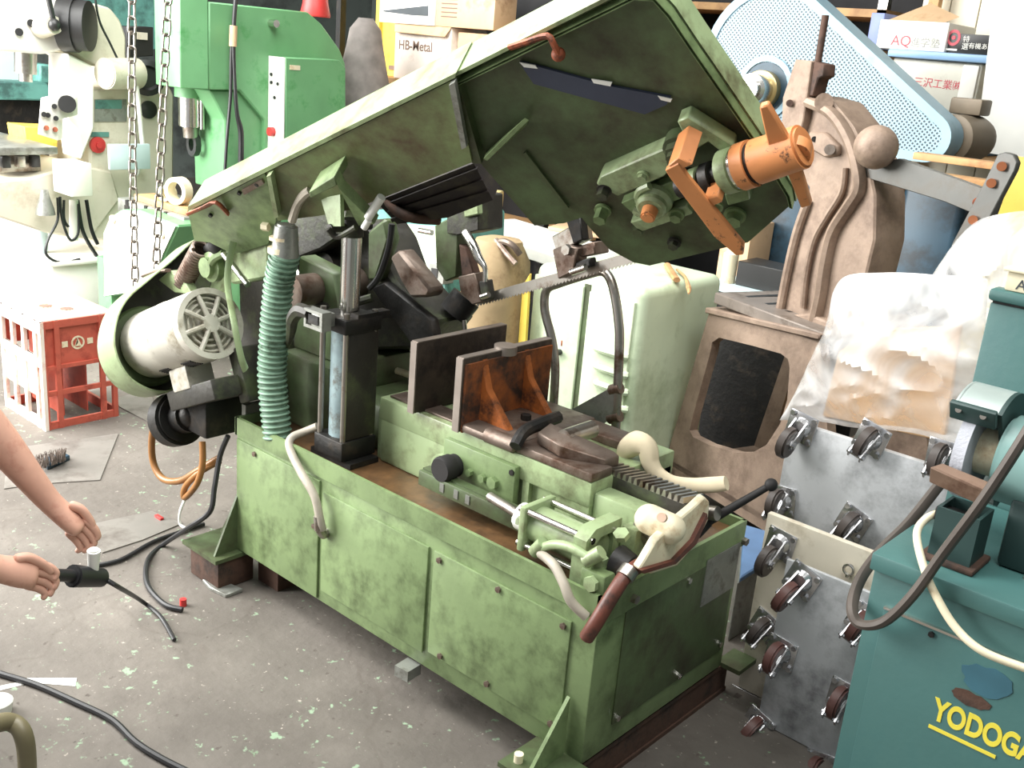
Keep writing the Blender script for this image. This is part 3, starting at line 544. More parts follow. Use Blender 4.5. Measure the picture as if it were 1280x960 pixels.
b = MB(); b.tube([at(180, 345, y=.02), at(195, 340, y=.02), at(210, 338, y=.02)], .012, n=8, flat=(1, .5)); part('guard_clip', b, 'worn_steel', gd)
# ---- coolant pump with brown hoses
o = at(228, 522, y=-.02)
b = MB(); b.cyl(o, o+AU*-.07, .085, n=28, bev=.01); b.cyl(o+AU*.05, o, .05, n=20); b.sph(o+AU*.05, .04); b.bb(o+V((.02, -.02, -.02)), o+V((.16, .14, .10)), .01); pu = part('coolant_pump', b, 'black_iron', saw)
b = MB(); b.tube([at(216, 500, y=-.03), at(202, 512, y=-.05), at(191, 540, y=-.06), at(191, 575, y=-.06), at(203, 598, y=-.06), at(225, 601, y=-.05), at(248, 588, y=-.03), at(275, 572, y=.01)], .011, n=10); part('pump_hose', b, 'hose_brown', pu)
b = MB(); b.tube([at(253, 552, y=-.03), at(253, 580, y=-.04), at(246, 605, y=-.05), at(231, 622, y=-.05), at(232, 608, y=-.05), at(250, 590, y=-.03), at(275, 576, y=.01)], .010, n=10); part('pump_hose', b, 'hose_brown', pu)
b = MB(); b.tube([at(232, 622, y=-.05), at(225, 640, y=-.06), at(225, 655, y=-.06), at(236, 662, y=-.05)], .005, n=6); part('pump_wire', b, 'white_paint', pu)
b = MB(); b.tube([at(285, 545, y=-.02), at(275, 570, y=-.03), at(268, 610, y=-.06), at(262, 640, y=-.08), at(235, 660, y=-.1), at(205, 680, z=.01), at(185, 700, z=.01), at(184, 730, z=.01), at(205, 755, z=.01), at(228, 762, z=.01)], .008, n=8); part('power_cable', b, 'cable_black', saw)
b = MB(); b.tube([at(255, 655, z=.008), at(225, 665, z=.008), at(190, 678, z=.008), at(150, 700, z=.008), at(110, 708, z=.008)], .007, n=8); part('power_cable', b, 'cable_black', saw)
part('side_plate', MB().bb((-1.36, .03, .44), (-1.34, .12, .56)), 'plate_grey', saw)
# ---- bent tube with stop plate standing at the back of the tray
yt = .545
b = MB(); b.tube([at(692, 505, y=yt), at(694, 460, y=yt), at(690, 425, y=yt), at(681, 388, y=yt), at(683, 363, y=yt), at(700, 354, y=yt), at(735, 343, y=yt), at(755, 340, y=yt), at(766, 358, y=yt), at(773, 400, y=yt), at(774, 440, y=yt), at(768, 565, y=yt)], .0125, n=12, sub=5); st = part('stop_tube', b, 'steel', saw)
part('stop_plate', blk([(696, 522), (768, 482), (767, 520), (735, 545), (700, 548)], yt-.012, .004, 0), 'plate_grey', st)
for q_ in ((762, 523, 775, 520), (764, 488, 776, 485)): part('tube_clamp', MB().cyl(at(q_[0], q_[1], y=yt), at(q_[2], q_[3], y=yt), .016, n=12), 'worn_steel', st)
# ================================================================ LEFT BACKGROUND
mat('drill_green', (106, 160, 112), .45, 0, .06, 6, (70, 140, 78), .2, 8)
mat('beige', (214, 208, 190), .5, 0, .06, 5, (190, 180, 158), .25, 7)
mat('offwhite', (236, 234, 226), .5, 0, .04, 5)
mat('teal_far', (96, 150, 140), .5, 0, .15, 4, (60, 92, 88), .35, 5)
mat('pale_blue', (196, 216, 218), .5, 0, .05, 6)
mat('yellow_plastic', (226, 196, 84), .5, 0, .08, 8, (196, 160, 60), .25, 10)
mat('wood', (186, 146, 100), .65, 0, .15, 5, (150, 110, 74), .35, 6)
mat('crate_red', (190, 92, 74), .5, 0, .1, 8, (150, 66, 54), .3, 9)
mat('crate_red_glare', (238, 226, 214), .55, 0, .06, 9, (214, 160, 140), .25, 12)  # strong daylight on the red crate's lit faces, painted as white
mat('red_plastic', (196, 58, 56), .45, 0, .08, 8)
mat('cardboard', (204, 172, 136), .75, 0, .08, 6, (176, 140, 106), .25, 8)
mat('carton_white', (226, 216, 206), .7, 0, .05, 6, (204, 184, 168), .25, 8)
mat('print_dark', (66, 72, 76), .6, 0, .1, 9)
mat('print_brown', (122, 100, 88), .7, 0, .1, 9)
mat('gauge_black', (40, 40, 40), .4, 0, .1, 9)
mat('grey_cloth', (128, 122, 118), .9, 0, .2, 10)
Xd = -3.32
def xp(pts, x): return [at(px, py, x=x) for px, py in pts]
def yp(pts, y): return [at(px, py, y=y) for px, py in pts]
# ---- green drilling machine
dr = thing('drill_press', (-3.5, 1.6, 0), 'bright green box-headed drilling machine with a white control strip', 'drill press')
c = at(261, 112, x=Xd); yc = c.y; zb = c.z; zt = at(261, 2, x=Xd).z
part('column_housing', MB().prism(xp([(261, 2), (385, 15), (402, 30), (425, 62), (432, 80), (432, 215), (331, 215), (331, 150), (300, 113), (261, 112)], Xd), (-.36, 0, 0), .006), 'drill_green', dr)
fy = yc-.13
xa, xb = at(195, 112, y=fy).x, at(226, 112, y=fy).x
hd_ = part('spindle_head', MB().prism([(Xd, yc, zb), (xb, fy, zb), (xa, fy, zb), (Xd-.36, yc, zb)], (0, 0, zt-zb+.05), .004), 'drill_green', dr)
part('arm_web', MB().prism(xp([(262, 113), (300, 113), (331, 150), (331, 240), (283, 240), (281, 150)], Xd-.03), (-.28, 0, 0), .006), 'drill_green', dr)
part('column_foot', MB().bb((Xd-.36, yc+.30, 0), (Xd-.02, yc+.85, at(331, 210, x=Xd).z), .01), 'drill_green', dr)
xk = Xd+.13
cbp = xp([(357, 72), (424, 75), (432, 85), (432, 200), (357, 200)], xk)
cb_ = part('control_box', MB().prism(cbp, (-.13, 0, 0), .003), 'drill_green', dr)
y0 = cbp[0].y; z0 = cbp[4].z; z1 = cbp[0].z
part('control_strip', MB().bb((xk-.128, y0-.006, z0), (xk-.002, y0, z1)), 'offwhite', cb_)
part('stop_button', MB().cyl((xk-.085, y0-.006, at(339, 167, x=xk).z), (xk-.085, y0-.03, at(339, 167, x=xk).z), .022, n=16), 'red_plastic', cb_)
for px, py in ((341, 93), (341, 103), (349, 105), (345, 122)): part('indicator', MB().cyl((at(px, py, y=y0).x, y0-.006, at(px, py, y=y0).z), (at(px, py, y=y0).x, y0-.012, at(px, py, y=y0).z), .008, n=8), 'gauge_black', cb_)
part('maker_badge', MB().prism(xp([(362, 81), (375, 82), (375, 88), (362, 87)], xk+.001), (.002, 0, 0)), 'cream', cb_)
sx_, sy_ = (Xd-.12), yc+.05
o = at(238, 118, y=sy_); sx_ = o.x
b = MB(); b.cyl((sx_, sy_, zb+.01), (sx_, sy_, zb-.055), .075, n=24); sp = part('spindle_collar', b, 'drill_green', hd_)
b = MB(); b.cyl((sx_, sy_, zb-.05), (sx_, sy_, at(238, 158, y=sy_).z), .058, n=24, bev=.004); b.cyl((sx_+.07, sy_+.02, zb-.05), (sx_+.07, sy_+.02, zb-.20), .012, n=10); part('quill', b, 'bright_steel', hd_)
b = MB(); b.cyl((sx_, sy_, at(238, 158, y=sy_).z), (sx_, sy_, at(238, 172, y=sy_).z), .04, .036, n=20); part('chuck', b, 'steel', hd_)
b = MB(); b.ring([V((sx_+.045*math.cos(k*.524), sy_, at(238, 180, y=sy_).z+.06*math.sin(k*.524))) for k in range(12)], [V((sx_+.022*math.cos(k*.524), sy_, at(238, 180, y=sy_).z+.034*math.sin(k*.524))) for k in range(12)], (0, .03, 0)); part('hook', b, 'gauge_black', hd_)
part('side_knob', MB().cyl(at(338, 29, x=Xd), at(338, 29, x=Xd)+V((.05, 0, 0)), .018, n=14), 'bright_steel', dr)
b = MB(); b.tube(xp([(294, -5), (291, 40), (289, 70), (288, 120), (283, 180), (281, 215)], Xd+.05), .008, n=8); part('cable', b, 'cable_black', dr)
b = MB(); b.tube(xp([(295, -5), (292, 40), (293, 90), (296, 140), (301, 165), (301, 205)], Xd+.06), .010, n=8, rr=[.010, .010, .008, .010, .014, .014]); part('cable', b, 'cable_black', dr)
b = MB(); b.cyl(at(292, 32, x=Xd+.055), at(291, 58, x=Xd+.055), .018, n=10); part('cable_tape', b, 'cardboard', dr)
# green machine base in front, daylight glare painted on as a white face
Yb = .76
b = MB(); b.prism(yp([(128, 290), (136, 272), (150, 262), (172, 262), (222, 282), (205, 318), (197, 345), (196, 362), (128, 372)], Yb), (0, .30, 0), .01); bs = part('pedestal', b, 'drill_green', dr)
part('pedestal_front_glare', MB().prism(yp([(130, 291), (137, 274), (151, 264), (171, 264), (219, 283), (203, 318), (195, 345), (194, 360), (130, 370)], Yb-.004), (0, .003, 0)), 'offwhite', bs)
b = MB(); q0, q1 = at(122, 345, y=Yb), at(133, 345, y=Yb); b.bb((q0.x, Yb, 0), (q1.x+.04, Yb+.22, q0.z+.10), .004); part('pedestal_leg', b, 'drill_green', bs)
for px, py in ((142, 274), (203, 293)): part('bolt', MB().cyl(at(px, py, y=Yb-.005), at(px, py, y=Yb-.005)+V((0, -.012, 0)), .02, n=12), 'cream', bs)
# slotted table with planks
tz = at(150, 250, y=.84).z
b = MB(); ta, tb = at(147, 252, y=.84), at(236, 280, y=.84)
b.bb((ta.x, .84, ta.z-.05), (ta.x+.58, 1.16, ta.z+.02), .004); tb_ = part('slotted_table', b, 'plate_grey', dr)
for k in range(3):
    x = ta.x+.09+.17*k; b = MB(); b.bb((x-.012, .836, ta.z-.005), (x+.012, .85, ta.z+.021)); b.bb((x-.022, .836, ta.z-.025), (x+.022, .85, ta.z-.005)); part('t_slot', b, 'black_iron', tb_)
pk = part('plank', MB().bb((ta.x+.10, .87, ta.z+.021), (ta.x+.56, .98, ta.z+.05), .003), 'wood', base=True, label='short wooden plank lying on the slotted table beside the tape rolls', cat='plank')
pz = ta.z+.05
def roll(px, py, r, lab, lay):
    p = at(px, py, y=.93); b = MB(); n_ = 20; h = .05
    ax = V((.3, -1, 0)).normalized() if lay else V((0, 0, 1))
    q = ax.to_track_quat('Z', 'Y').to_matrix(); cc = V((p.x, .93, pz+.0005+(r if lay else 0)))
    b.ring([cc+q @ V((r*math.cos(k*2*math.pi/n_), r*math.sin(k*2*math.pi/n_), 0)) for k in range(n_)], [cc+q @ V((r*.68*math.cos(k*2*math.pi/n_), r*.68*math.sin(k*2*math.pi/n_), 0)) for k in range(n_)], ax*h)
    part('tape_roll', b, 'cream', base=True, label=lab, cat='tape roll')
roll(228, 232, .062, 'larger cream tape roll standing on edge on the plank', True); roll(214, 240, .036, 'smaller cream tape roll standing on edge on the plank', True)
# red bucket on the drilling machine
p = at(392, 27, x=Xd-.12)
b = MB(); b.lathe([(.075, 0), (.078, .01), (.066, .06), (.05, .2), (.045, .22)], at(394, 21, x=Xd-.12), (0, 0, 1)); part('bucket', b, 'red_plastic', base=True, label='red plastic bucket upside down on the green drilling machine', cat='bucket')
# ---- hoist chain
ch = thing('hoist_chain', at(167, 362, y=.45), 'hanging loop of grey steel hoist chain before the beige mill', 'chain')
lk = MB(); n_ = 14; L_, w_, r_ = .031, .0135, .0042
ring_ = []
for k in range(n_):
    a = 2*math.pi*k/n_; ring_.append(V((w_*math.cos(a), 0, (L_-w_)*(1 if math.sin(a) > 0 else -1 if math.sin(a) < 0 else 0)+w_*math.sin(a))))
lk.tube(ring_, r_, n=6, sub=1, closed=True)
proto = part('link', lk, 'steel', ch); first = True
def run(pts):
    global first
    tot = polyl(pts, int(sum((pts[i+1]-pts[i]).length for i in range(len(pts)-1))/.051)+1)
    for k, (p, t) in enumerate(tot):
        z = t; xx_ = (V((.75, .66, 0)) if k % 2 else V((-.3, .95, 0))); yv = z.cross(xx_).normalized(); xv = yv.cross(z).normalized()
        M = frame(p-ORG[ch.name], xv, yv, z)
        o = proto if first else proto.copy()
        if not first: COL.objects.link(o)
        o.parent = ch; o.matrix_local = M; first = False
run([at(165, -25, y=.45), at(165, 100, y=.45), at(166, 200, y=.45), at(169, 358, y=.45)])
run([at(211, -25, y=.45), at(206, 80, y=.45), at(201, 200, y=.45), at(195, 336, y=.45)])
# ---- beige milling machine
Xm = -4.0
mm = thing('milling_machine', (-4.3, 1.1, 0), 'pale beige knee milling machine with control panel and hanging box', 'milling machine')
part('column', MB().prism(xp([(112, 112), (160, 108), (170, 80), (195, 82), (218, 118), (217, 300), (112, 300)], Xm), (-.45, 0, 0), .012), 'beige', mm)
ov = part('overarm', MB().prism(xp([(84, 10), (118, 4), (138, 10), (151, 26), (158, 46), (158, 78), (120, 84), (84, 62)], Xm), (-.40, 0, 0), .01), 'beige', mm)
b = MB(); b.cyl(at(130, 92, x=Xm+.10), at(172, 92, x=Xm+.05), .075, n=24, bev=.006); part('arm_boss', b, 'beige', ov)
b = MB(); o = at(183, 97, x=Xm+.02); b.lathe([(.09, 0), (.09, .02), (.062, .03), (.05, .012)], o, (1, -.35, 0)); part('dial', b, 'gauge_black', ov)
hy_ = at(60, 40, x=Xm).y
b = MB(); b.prism(xp([(-30, -10), (82, -10), (80, 62), (55, 68), (30, 66), (-5, 64)], Xm+.02), (-.30, 0, 0), .012); hh = part('milling_head', b, 'offwhite', mm)
b = MB(); o = at(78, 30, x=Xm+.03); b.cyl(o, o+V((.05, .05, 0)), .125, n=28); b.cyl(o+V((.05, .05, 0)), o+V((.09, .09, 0)), .115, n=28); part('head_flange', b, 'gauge_black', hh)
b = MB(); b.cyl(at(52, 33, x=Xm+.02), at(68, 31, x=Xm+.14), .055, .04, n=20); part('feed_hub', b, 'beige', hh)
b = MB(); b.cyl(at(68, 31, x=Xm+.14), at(60, -5, x=Xm+.14), .012, n=10); b.sph(at(68, 31, x=Xm+.15), .028); part('feed_lever', b, 'gauge_black', hh)
for px, py in ((24, 40), (39, 29)): part('plug', MB().cyl(at(px, py, x=Xm+.02), at(px, py, x=Xm+.035), .018, n=12), 'gauge_black', hh)
b = MB(); b.cyl(at(32, 66, x=Xm-.1), at(32, 92, x=Xm-.1), .05, n=18); b.cyl(at(32, 92, x=Xm-.1), at(32, 102, x=Xm-.1), .03, n=16); part('mill_spindle', b, 'steel', hh)
part('head_slide', MB().prism(xp([(84, 66), (118, 84), (118, 160), (102, 200), (98, 165), (84, 150)], Xm+.06), (-.2, 0, 0), .008), 'offwhite', mm)
part('recess_panel', MB().prism(xp([(118, 124), (158, 124), (158, 152), (118, 152)], Xm+.002), (.004, 0, 0)), 'plate_grey', mm)
b = MB(); b.prism(xp([(119, 125), (152, 125), (152, 136), (119, 136)], Xm+.006), (.003, 0, 0)); part('slot_plate', b, 'teal_far', mm)
part('slot_plate', MB().prism(xp([(112, 165), (136, 165), (136, 171), (112, 171)], Xm+.002), (.004, 0, 0)), 'teal_far', mm)
b = MB(); b.lathe([(.04, 0), (.04, .015), (.015, .018), (.015, .03)], at(121, 181, x=Xm), (1, 0, 0), 18); part('red_handwheel', b, 'red_plastic', mm)
b = MB(); b.lathe([(.045, 0), (.045, .012), (.02, .02)], at(185, 137, x=Xm), (1, 0, 0), 20); part('dial', b, 'gauge_black', mm)
jb_ = part('junction_box', MB().bb(at(135, 212, y=at(148, 200, x=Xm).y-.12), V((Xm+.14, at(148, 200, x=Xm).y+.10, at(148, 176, x=Xm).z)), .004), 'pale_blue', mm)
b = MB(); b.tube(xp([(167, 82), (172, 120), (176, 160), (178, 190), (172, 215), (163, 223)], Xm+.1), .012, n=8); part('conduit', b, 'offwhite', mm)
# knee, table, panel, box
part('knee', MB().prism(xp([(96, 205), (140, 215), (150, 250), (112, 300), (60, 292), (-30, 262), (-30, 228), (40, 222)], Xm+.03), (-.38, 0, 0), .01), 'beige', mm)
tbz = at(60, 182, x=Xm).z
tY = at(60, 182, x=Xm).y
tt = part('work_table', MB().bb((Xm-1.0, tY-.28, tbz-.035), (Xm+.06, tY+.02, tbz), .004), 'plate_grey', mm)
part('saddle', MB().bb((Xm-.9, tY-.22, tbz-.13), (Xm-.04, tY-.02, tbz-.036), .006), 'steel', mm)
for k in range(4): part('table_stop', MB().bb((Xm-.02, tY-.30+.07*k, tbz-.10), (Xm+.02, tY-.26+.07*k, tbz-.045), .004), 'gauge_black' if k % 2 else 'steel', tt)
pn = part('control_panel', MB().prism(xp([(51, 122), (78, 118), (92, 122), (92, 145), (73, 150), (73, 176), (47, 168)], Xm+.18), (-.06, .05, 0), .003), 'offwhite', mm)
for px, py in ((68, 133), (60, 144), (70, 148), (58, 160), (69, 162), (55, 143)): part('push_button', MB().cyl(at(px, py, x=Xm+.18), at(px, py, x=Xm+.195), .012, n=10), 'clasp_red' if py > 155 else 'gauge_black', pn)
part('panel_knob', MB().cyl(at(84, 130, x=Xm+.17), at(84, 130, x=Xm+.22), .04, n=18), 'gauge_black', pn)
yb_ = at(88, 205, x=Xm+.25).y
q0 = at(49, 205, y=yb_); q1 = at(88, 205, x=Xm+.25); q2 = at(115, 215, x=Xm+.25); zlo = at(86, 245, y=yb_).z
bx_ = part('hanging_box', MB().bb((q1.x-.19, yb_, zlo), (q1.x, q2.y, q1.z), .004), 'offwhite', mm)
b = MB(); b.lathe([(.045, 0), (.04, .03), (.022, .09), (.018, .12)], at(57, 268, x=Xm+.12), (0, 0, 1), 18); part('horn', b, 'plate_grey', bx_)
for a0 in ([(72, 247), (72, 275), (60, 300), (58, 318), (75, 328), (100, 324)], [(75, 246), (78, 275), (88, 300), (98, 290), (98, 255)], [(80, 250), (80, 272), (84, 282), (86, 282)]):
    part('cable', MB().tube(xp(a0, Xm+.12), .007, n=6), 'cable_black', bx_)
for a0 in ([(97, 250), (104, 290), (121, 320)], [(108, 250), (114, 285), (122, 305)]): part('cable', MB().tube(xp(a0, Xm+.1), .010, n=6), 'cable_black', bx_)
part('conduit', MB().cyl(at(92, 250, x=Xm+.1), at(92, 300, x=Xm+.1), .022, n=10), 'offwhite', bx_)
# coolant base tray
ty = at(65, 345, x=Xm+.1).y
part('base_tray', MB().bb((Xm-1.2, ty, .06), (Xm+.10, ty+1.0, at(65, 333, x=Xm+.1).z), .02), 'offwhite', mm)
part('tray_lip', MB().bb((Xm-1.22, ty-.02, at(65, 333, x=Xm+.1).z), (Xm+.13, ty+1.0, at(65, 326, x=Xm+.1).z), .01), 'offwhite', mm)
part('base_foot', MB().bb((Xm-1.1, ty+.05, 0), (Xm+.05, ty+.9, .06)), 'gauge_black', mm)
part('base_column', MB().bb((Xm-.44, ty+.35, .2), (Xm-.01, ty+.8, at(112, 298, x=Xm).z), .02), 'beige', mm)
b = MB(); b.cyl(at(52, 335, x=Xm-.1), at(52, 262, x=Xm-.1), .03, n=14); part('knee_screw', b, 'pale_blue', mm)
b = MB(); b.prism(xp([(30, 158), (72, 160), (72, 185), (34, 182)], Xm-.25), (-.2, 0, 0), .004); part('tool_tray', b, 'yellow_plastic', base=True, label='yellow plastic tray behind the white control panel of the mill', cat='tray')
# far teal machine
fm = thing('teal_machine', (-6.0, 1.6, 0), 'teal machine standing far behind the beige milling machine', 'machine')
Xf = -5.6
part('bed', MB().prism(xp([(-40, 100), (60, 104), (68, 126), (-40, 124)], Xf), (-.6, 0, 0), .01), 'teal_far', fm)
part('headstock', MB().prism(xp([(-10, 60), (30, 66), (40, 104), (-20, 104)], Xf-.2), (-.4, 0, 0), .01), 'pale_blue', fm)
part('turret', MB().prism(xp([(50, 80), (72, 82), (74, 106), (50, 104)], Xf-.1), (-.3, 0, 0), .01), 'teal_far', fm)
part('pedestal', MB().prism(xp([(-40, 124), (66, 126), (66, 420), (-40, 420)], Xf-.08), (-.5, 0, 0)), 'black_iron', fm)
part('riser', MB().prism(xp([(100, -20), (200, -20), (198, 60), (160, 70), (100, 60)], Xf-.2), (-.4, 0, 0)), 'teal_far', fm)
b = MB(); b.tube(xp([(118, -10), (124, 25), (138, 55), (150, 80)], Xm+.08), .006, n=6); part('cable', b, 'cable_black', mm)
# switch box beyond the column
sb = part('switch_box', MB().prism(xp([(158, 33), (192, 34), (192, 70), (160, 72)], -4.4), (-.1, 0, 0), .004), 'gauge_black', mm)
part('switch_cover', MB().prism(xp([(171, 40), (184, 41), (184, 50), (171, 49)], -4.395), (.004, 0, 0)), 'beige', sb)
# ---- red bottle crate
cr = thing('bottle_crate', (-3.0, .255, 0), 'red plastic bottle crate with glare-whitened faces standing on end on the floor', 'crate')
X0, X1, Y0, Y1, ZT = -3.19, -2.825, .10, .41, .45; t_ = .012
b = MB()
for x in (X0, X1-t_): 
    pass
b = MB()
for z, h in ((0, .03), (.14, .02), (.25, .015), (.42, .03)): b.bb((X1-t_, Y0, z), (X1, Y1, z+h))
for y in (Y0, Y0+.055, Y1-.07, Y1-.02): b.bb((X1-t_, y, 0), (X1+.004, y+.02, ZT))
part('end_frame', b, 'crate_red', cr)
part('end_panel', MB().bb((X1-.03, Y0+.02, .26), (X1-.012, Y1-.02, .43)), 'crate_red', cr)
b = MB()
for z, h in ((0, .04), (.26, .04), (.40, .05)): b.bb((X0, Y0, z), (X1, Y0+t_, z+h))
for x in (X0, X0+.10, X0+.2, X1-.06, X1-.015): b.bb((x, Y0-.003, 0), (x+.022, Y0+t_, ZT))
part('side_frame', b, 'crate_red_glare', cr)
part('side_panel', MB().bb((X0+.02, Y0+.006, .13), (X1-.06, Y0+.014, .30)), 'crate_red_glare', cr)
b = MB(); b.bb((X0, Y1-t_, 0), (X1, Y1, .04)); b.bb((X0, Y1-t_, .25), (X1, Y1, ZT)); b.bb((X0, Y0, 0), (X0+t_, Y1, .04)); b.bb((X0, Y0, .28), (X0+t_, Y1, ZT)); b.bb((X0, Y1-.03, 0), (X0+.03, Y1, ZT)); part('back_frame', b, 'crate_red', cr)
b = MB(); b.bb((X0+.008, Y0+.008, ZT-.012), (X1-.006, Y1-.006, ZT+.006), .004); tp = part('crate_floor', b, 'crate_red_glare', cr)
b = MB()
for i in range(22): b.bb((X0+.02, Y0+.014+i*.0135, ZT+.006), (X1-.02, Y0+.019+i*.0135, ZT+.008))
part('floor_rib', b, 'cardboard', tp, kind='stuff')
for x, y in ((-3.03, .22), (-2.95, .27)): part('drain_hole', MB().cyl((x, y, ZT+.006), (x, y, ZT+.0088), .026, n=16), 'print_brown', tp)
b = MB(); b.ring([(X1-.0115, .255+.028*math.cos(k*.3927), .345+.028*math.sin(k*.3927)) for k in range(16)], [(X1-.0115, .255+.021*math.cos(k*.3927), .345+.021*math.sin(k*.3927)) for k in range(16)], (.002, 0, 0)); part('round_mark', b, 'cream', cr)
b = MB(); b.prism([(X1-.0115, .255+.021*math.cos(math.pi/2+k*math.pi*.4*2), .345+.021*math.sin(math.pi/2+k*math.pi*.4*2)) for k in (0, 1)] + [(X1-.0115, .255, .345)], (.002, 0, 0)); b.prism([(X1-.0115, .24, .33), (X1-.0115, .27, .33), (X1-.0115, .255, .365)], (.002, 0, 0)); part('star_mark', b, 'cream', cr)
for y in (.195, .30): part('letter_mark', MB().box((X1-.0105, y+.006, .345), (.002, .024, .024)), 'cream', cr)
# dividers inside
b = MB(); b.bb((X0+.03, Y0+.1, .03), (X1-.05, Y0+.105, .40)); b.bb((X0+.03, Y0+.2, .03), (X1-.05, Y0+.205, .40)); part('divider', b, 'crate_red', cr)
# ================================================================ MIDDLE BACKGROUND
mat('cabinet_green', (206, 220, 190), .42, 0, .05, 4, (150, 168, 132), .2, 5, soft=.15)
mat('foam', (240, 222, 160), .8, 0, .05, 8)
mat('tan_bag', (158, 136, 102), .75, 0, .15, 6, (120, 98, 70), .35, 6, .3, 14)
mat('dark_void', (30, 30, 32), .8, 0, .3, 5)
Ys = 2.5
# shelf with boxes behind the raised arm
sz = at(470, 95, y=Ys).z
sh = thing('steel_shelf', (-2.6, 2.9, 0), 'dark steel shelf carrying cartons and a yellow bin', 'shelf')
xl, xr = at(418, 100, y=Ys).x, at(700, 60, y=Ys).x
part('shelf_board', MB().bb((xl, Ys-.02, sz-.03), (xr, Ys+.5, sz)), 'wood', sh)
part('shelf_board', MB().bb((xl, Ys-.02, sz-.75), (xr, Ys+.5, sz-.72)), 'wood', sh)
for x in (xl, xr-.04):
    for y in (Ys, Ys+.46): part('post', MB().bb((x, y, 0), (x+.04, y+.04, 2.2)), 'black_iron', sh)
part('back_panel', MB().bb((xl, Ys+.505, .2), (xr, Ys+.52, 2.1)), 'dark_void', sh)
yb1, yb2 = at(440, 92, y=Ys+.02), at(487, 97, y=Ys+.02)
yb1.x += 0
bn_ = thing('plastic_bin', ((yb1.x+yb2.x)/2, Ys+.15, sz), 'yellow plastic bin standing on end on the dark shelf', 'bin')
part('bin_wall', MB().bb((yb1.x, Ys+.22, sz+.0005), (yb2.x, Ys+.40, sz+.46), .01), 'yellow_plastic', bn_)
b = MB(); xo, zo = (yb1.x+yb2.x)/2, sz
b.ring([(yb1.x-.008, Ys+.195, sz+.001), (yb2.x+.008, Ys+.195, sz+.001), (yb2.x+.008, Ys+.195, sz+.46), (yb1.x-.008, Ys+.195, sz+.46)], [(yb1.x+.025, Ys+.195, sz+.03), (yb2.x-.025, Ys+.195, sz+.03), (yb2.x-.025, Ys+.195, sz+.43), (yb1.x+.025, Ys+.195, sz+.43)], (0, .025, 0)); part('bin_rim', b, 'yellow_plastic', bn_)
part('grip_slot', MB().bb((xo-.06, Ys+.21, sz+.035), (xo+.05, Ys+.222, sz+.06)), 'print_brown', bn_)
xh0, xh1 = yb2.x+.03, at(562, 80, y=Ys+.02).x; zh = at(520, 31, y=Ys+.02).z
hb = thing('carton', ((xh0+xh1)/2, Ys+.15, sz), 'worn pale carton printed HB-Metal beside the yellow bin', 'carton')
part('carton_body', MB().bb((xh0, Ys+.02, sz+.0005), (xh1, Ys+.30, zh), .008), 'carton_white', hb)
FX = lambda p: frame(p, XX, ZZ, -YY)
text('lettering', 'HB-Metal', .072, FX(V((at(498, 61, y=Ys+.02).x, Ys+.0195, at(498, 61, y=Ys+.02).z))), 'print_brown', hb, bold=.001)
part('torn_flap', MB().prism([(xh0, Ys+.015, zh), (xh1, Ys+.015, zh), (xh1-.02, Ys-.01, zh-.05), (xh0+.03, Ys-.01, zh-.045)], (0, .003, -.003)), 'cardboard', hb)
xa2 = at(474, 25, y=Ys).x; xb2 = at(543, 25, y=Ys).x; xc2 = at(616, 20, y=Ys).x
ub = thing('carton', ((xa2+xb2)/2, Ys+.15, zh), 'white carton with a dark printed band on top of the HB-Metal carton', 'carton')
part('carton_body', MB().bb((xa2, Ys+.0, zh+.001), (xb2-.003, Ys+.18, zh+.22), .004), 'offwhite', ub)
part('printed_band', MB().prism(yp([(479, 13), (535, 7), (535, 20), (515, 19), (479, 14.5)], Ys-.003), (0, .002, 0)), 'print_dark', ub)
bb_ = thing('carton', ((xb2+xc2)/2, Ys+.15, zh), 'brown cardboard carton beside the white banded carton', 'carton')
part('carton_body', MB().bb((xb2, Ys+.01, zh+.001), (xc2, Ys+.18, zh+.20), .004), 'cardboard', bb_)
for k in range(5): part('print_line', MB().bb((xb2+.04, Ys+.008, zh+.05+.022*k), (xb2+.16, Ys+.0095, zh+.056+.022*k)), 'print_brown', bb_)
b2x0, b2x1 = xh1+.03, at(650, 60, y=Ys).x
part('carton', MB().bb((b2x0, Ys+.04, sz+.0005), (b2x1, Ys+.3, zh-.02), .006), 'cardboard', label='plain brown carton under the brown cardboard carton on the shelf', cat='carton', base=True)
# grey cloth covered machine between drill and shelf
b = MB(); cc = at(440, 90, y=2.1); b.lathe([(.20, -.9), (.21, -.3), (.19, -.1), (.14, .05), (.10, .18), (.085, .24), (.04, .28)], V((cc.x-.08, 2.25, cc.z)), (0, 0, 1), 20)
gm = part('dust_cover', b, 'grey_cloth', base=True, label='grey cloth cover over a machine beside the yellow bin', cat='cover')
gm.location.z = 0; 
for v in gm.data.vertices: v.co.z *= (cc.z+.28)/1.18
